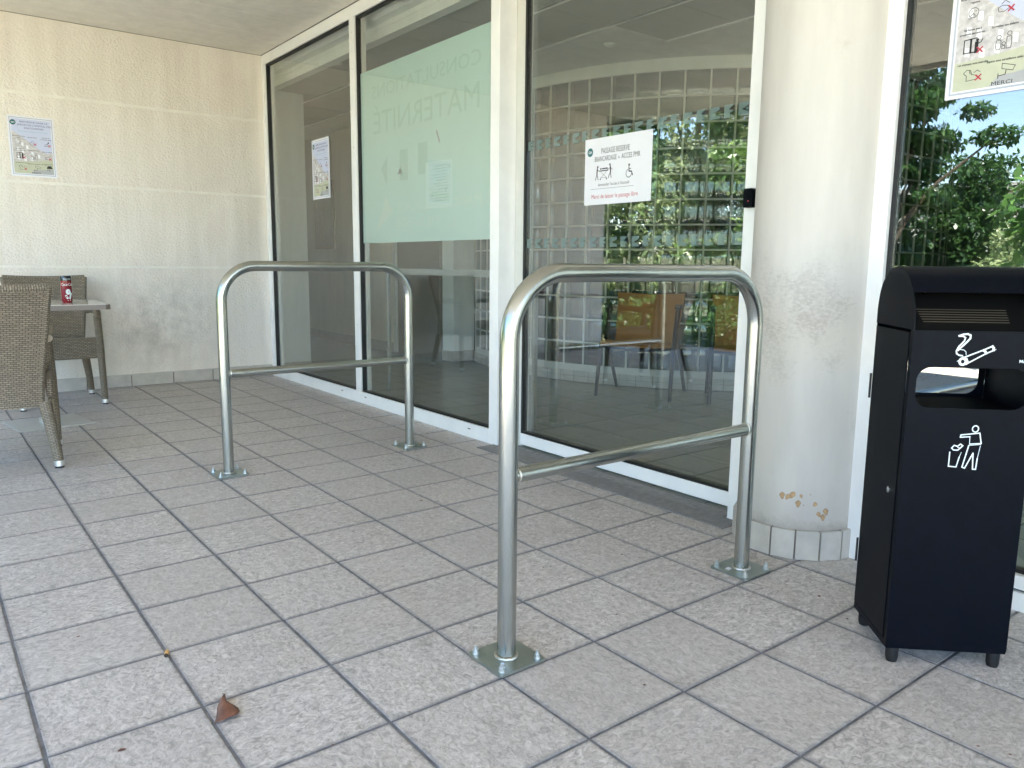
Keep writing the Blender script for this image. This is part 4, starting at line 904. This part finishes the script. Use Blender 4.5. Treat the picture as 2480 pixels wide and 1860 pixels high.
# mid-height bar on the inside of the middle pane
t = thing('push_bar', (2.35, 3.0, 0), 'flat grey horizontal bar crossing behind the middle pane at hand height', 'rail')
b = MB(); b.box((0, -1.0, .974), (.03, .98, 1.0205)); b.build('bar', M['darkbar'], t)
b = MB(); b.box((.004, -.99, 0), (.026, -.96, .973)); b.box((.004, .94, 0), (.026, .97, .973)); b.build('leg', M['darkbar'], t)

# orange waiting chairs
t = thing('orange_armchair', (0, 0, 0), 'orange armchair with dark blue legs in front of the glass blocks, fully in view', 'chair', 0, 'orange waiting chairs behind the door')
b = MB()
def pan(b, rows, th, mi=0, k=8):
    """rows: list of (y, z, halfwidth); lofted upholstered sheet with thickness"""
    for off in (0, 1):
        vs = []
        for i, (y, z, hw_) in enumerate(rows):
            p0 = rows[max(i-1, 0)]; p1 = rows[min(i+1, len(rows)-1)]; tn = Vector((0, p1[0]-p0[0], p1[1]-p0[1])).normalized(); nn = Vector((0, -tn.z, tn.y))
            for j in range(k+1):
                u = -1+2*j/k; vs.append(Vector((u*hw_, y, z-.012*(1-u*u)))+nn*th*(.5 if off else -.5))
        fs = [(i*(k+1)+j, i*(k+1)+j+1, (i+1)*(k+1)+j+1, (i+1)*(k+1)+j) for i in range(len(rows)-1) for j in range(k)]
        b.add(vs, fs, mi, True)
    R_ = len(rows); n0 = len(b.v)-2*R_*(k+1); n1 = n0+R_*(k+1)
    for i in range(R_-1):
        for j in (0, k): b.f.append((n0+i*(k+1)+j, n0+(i+1)*(k+1)+j, n1+(i+1)*(k+1)+j, n1+i*(k+1)+j)); b.m.append(mi); b.sm.append(False); b.uv += [(0, 0)]*4
    for i in (0, R_-1):
        for j in range(k): b.f.append((n0+i*(k+1)+j, n0+i*(k+1)+j+1, n1+i*(k+1)+j+1, n1+i*(k+1)+j)); b.m.append(mi); b.sm.append(False); b.uv += [(0, 0)]*4
pan(b, [(.33, .435, .285), (.31, .45, .285), (.15, .435, .28), (-.02, .405, .27)], .03); b.build('seat', M['orange'], t, angle=60)
b = MB(); pan(b, [(-.02, .405, .262), (-.06, .50, .262), (-.11, .64, .272), (-.155, .76, .283), (-.175, .835, .288)], .028); b.build('backrest', M['orange'], t, angle=60)
for s in (-1, 1):
    b = MB(); b.tube([(s*.305, .36, 0), (s*.300, .28, .35), (s*.297, .20, .55), (s*.297, .12, .715)], [.014, .018, .02, .02], 12); b.build('front_leg', M['navy'], t)
    b = MB(); b.tube([(s*.300, -.25, 0), (s*.300, -.02, .30), (s*.300, .12, .44), (s*.298, .21, .53)], [.014, .017, .018, .018], 12); b.build('rear_leg', M['navy'], t)
    b = MB(); b.box((s*.297-.024, .06, .715), (s*.297+.024, .15, .755)); b.build('arm_cap', M['navy'], t, bev=.008)
b = MB(); b.tube([(-.29, .30, .41), (0, .31, .385), (.29, .30, .41)], .011, 10); b.tube([(-.28, -.1, .56), (.28, -.1, .56)], .011, 10); b.build('crossbar', M['navy'], t)
t.location = (4.05, 2.62, 0); t.rotation_euler = (0, 0, rad(118.6))
dup(t, (4.50, 1.915, 0), rad(131), 'orange armchair half hidden by the door jamb, seen behind the right post')

# ------------------------------------------------------------------ garden reflected in the glass
def leaf_cloud(b, centres, radii, n, size, mi=0, flat=1.):
    C_ = np.array(centres); Rr = np.array(radii); wgt = Rr**2/np.sum(Rr**2)
    idx = RNG.choice(len(C_), n, p=wgt); d = RNG.normal(size=(n, 3)); d /= np.linalg.norm(d, axis=1)[:, None]
    rr = RNG.uniform(.55, 1.05, n)**.6
    P = C_[idx]+d*(Rr[idx]*rr)[:, None]*np.array([1, 1, flat])
    ax = RNG.normal(size=(n, 3)); ax[:, 2] -= .4; ax /= np.linalg.norm(ax, axis=1)[:, None]
    sd_ = np.cross(ax, RNG.normal(size=(n, 3))*np.array([.6, .6, 1.2])); sd_ /= np.linalg.norm(sd_, axis=1)[:, None]
    s = size*RNG.uniform(.6, 1.35, n)[:, None]
    V = np.stack([P, P+ax*s*.5+sd_*s*.2, P+ax*s, P+ax*s*.5-sd_*s*.2], 1).reshape(-1, 3)
    return V, np.arange(4*n).reshape(-1, 4)
def tree(name, loc, label, cat, leafmat, n, size, blobs, trunk, group=None, flat=1.):
    t = thing(name, loc, label, cat, 0, group)
    b = MB()
    for p, r in trunk: b.tube(p, r, 8)
    b.build('trunk', M['bark'], t)
    V, Fq = leaf_cloud(None, [q[:3] for q in blobs], [q[3] for q in blobs], n, size, flat=flat)
    me = bpy.data.meshes.new('crown'); me.from_pydata([], [], []); me.vertices.add(len(V)); me.vertices.foreach_set('co', V.ravel())
    me.loops.add(Fq.size); me.loops.foreach_set('vertex_index', Fq.ravel()); me.polygons.add(len(Fq)); me.polygons.foreach_set('loop_start', np.arange(0, Fq.size, 4)); me.update(calc_edges=True)
    me.materials.append(leafmat); o = bpy.data.objects.new('crown', me); sc.collection.objects.link(o); o.parent = t; return t
def bushy(H, Wd, k, z0=.6, seed=1):
    rn = random.Random(seed); out = []
    for _ in range(k):
        z = rn.uniform(z0, H); s = 1-abs((z-z0)/(H-z0)-.4)*.9
        out.append((rn.uniform(-1, 1)*Wd*s, rn.uniform(-1, 1)*Wd*s, z, rn.uniform(.28, .62)))
    return out
def limbs(H, blobs, r=.1):
    tr = [([(0, 0, -.3), (.03, .02, H*.3), (-.02, .05, H*.6), (0, 0, H*.85)], [r, r*.8, r*.5, r*.2])]
    for q in blobs[::3]: tr.append(([(0, 0, max(.3, q[2]*.5)), (q[0]*.5, q[1]*.5, q[2]*.8), q[:3]], [r*.4, r*.25, r*.1]))
    return tr
gr = 'garden trees and shrubs reflected in the glazing'
specs = [('garden_tree', (-7.6, 6.4, -.3), 'leafA', 20000, .15, 5.6, 1.5, 46, 1, 'mid green tree mirrored in the door glass right of the notice'),
         ('garden_tree', (-7.9, 8.6, -.3), 'leafC', 20000, .14, 5.4, 1.5, 48, 2, 'pale silvery tree mirrored in the middle of the door glass'),
         ('garden_tree', (-7.4, 10.9, -.3), 'leafA', 18000, .15, 5.4, 1.6, 46, 3, 'bright green tree mirrored in the door glass at the end of the wall'),
         ('garden_tree', (-10.5, 7.4, -.3), 'leafB', 18000, .2, 7.0, 2.3, 60, 4, 'dark tree mirrored behind the garden shrubs'),
         ('garden_tree', (-10.2, 12.6, -.3), 'leafB', 16000, .2, 7.0, 2.4, 60, 5, 'dark tree mirrored farthest to the left in the door glass')]
for nm, loc, lm, n, sz, H, Wd, k, sdn, lb in specs:
    bl = bushy(H, Wd, k, .35, sdn); tree(nm, loc, lb, 'tree', M[lm], n, sz, bl, limbs(H, bl), gr)
bl = []
rn = random.Random(9)
for z, ln in ((2.6, 1.2), (3.1, 1.5), (3.6, 1.7), (4.15, 1.5), (4.7, 1.3), (5.3, 1.0)):
    for _ in range(9): a_ = rn.uniform(0, 2*PI); q = rn.uniform(.2, 1)*ln; bl.append((q*math.cos(a_), q*math.sin(a_), z+rn.uniform(-.1, .1), rn.uniform(.25, .42)))
tree('layered_tree', (-9.4, 5.35, -.3), 'dark tree with flat layered branches mirrored in the side window against blue sky', 'tree', M['leafB'], 20000, .13, bl, limbs(5.2, bl, .12), gr, .38)
bl = [(x, y, z, r) for x, y, z, r in ((0, 0, 1.1, .45), (.3, .3, .8, .4), (-.3, .4, 1.0, .4), (.1, -.4, 1.3, .4), (.5, .8, .7, .4), (-.4, -.1, 1.7, .35), (.2, 1.3, .9, .5), (0, 1.9, .8, .5), (.1, 2.4, 1.2, .5))]
tree('garden_shrub', (-7.2, 2.6, -.3), 'low yellow green shrub mirrored at the bottom of the side window', 'shrub', M['leafC'], 8000, .10, bl, limbs(1.4, bl, .04), gr)
bl = [(0, 0, 1.7, .5), (.1, -.2, 2.3, .45), (0, .2, 1.2, .45), (0, -.4, 2.9, .4), (.1, .25, 2.0, .35)]
tree('fig_tree', (-4.7, 1.02, -.3), 'fig branch with large bright leaves mirrored at the right of the side window', 'tree', M['leafD'], 1300, .17, bl, limbs(2.8, bl, .05), gr)
bl = [(rn.uniform(-.8, .8), y_, rn.uniform(.5, 2.7), rn.uniform(.5, .8)) for y_ in np.linspace(-4.5, 16, 80)]
tree('hedge', (-12.6, 3, -.3), 'dense dark hedge mirrored low behind the garden trees', 'hedge', M['leafB'], 30000, .2, bl, [([(0, y_, -.1), (0, y_, 1.4)], [.06, .03]) for y_ in range(-4, 15, 3)], None)
for k, (x_, y_, H_, W_) in enumerate(((-12.5, 5.2, 3.2, 1.2), (-13.2, 3.0, 2.7, 1.2))):
    bl = bushy(H_, W_, 30, .3, 30+k); tree('garden_tree', (x_, y_, -.3), ('dark green bushy tree mirrored low left in the side window', 'dark green bushy tree mirrored low middle in the side window')[k], 'tree', M['leafA' if k else 'leafB'], 15000, .14, bl, limbs(H_, bl), gr)
bl = [(rn.uniform(-.35, .35), y_, rn.uniform(.25, .62), rn.uniform(.28, .42)) for y_ in np.linspace(3.9, 13, 48)]  # low hedge added to block the bright ground reflected in the door glass
tree('screening_hedge', (-4.1, 0, -.36), 'added low hedge that keeps bright ground out of the lower door glass reflection', 'hedge', M['leafB'], 26000, .09, bl, [([(0, y_, -.05), (0, y_, .6)], [.03, .02]) for y_ in range(4, 13)], None)
t = thing('garden_building', (-24, 4, -.3), 'pale low building mirrored far behind the garden', 'building')
b = MB(); b.box((-3, -8, 0), (0, 12, 3.9)); b.build('wall', M['farwall'], t)
b = MB(); b.box((-3.2, -8.2, 3.901), (.2, 12.2, 4.15)); b.build('roof', M['roofslab'], t)
for k in range(6):
    b = MB(); b.box((.001, -6+3*k, 1.3), (.04, -4.6+3*k, 3.0)); b.build('window', M['gasket'], t)
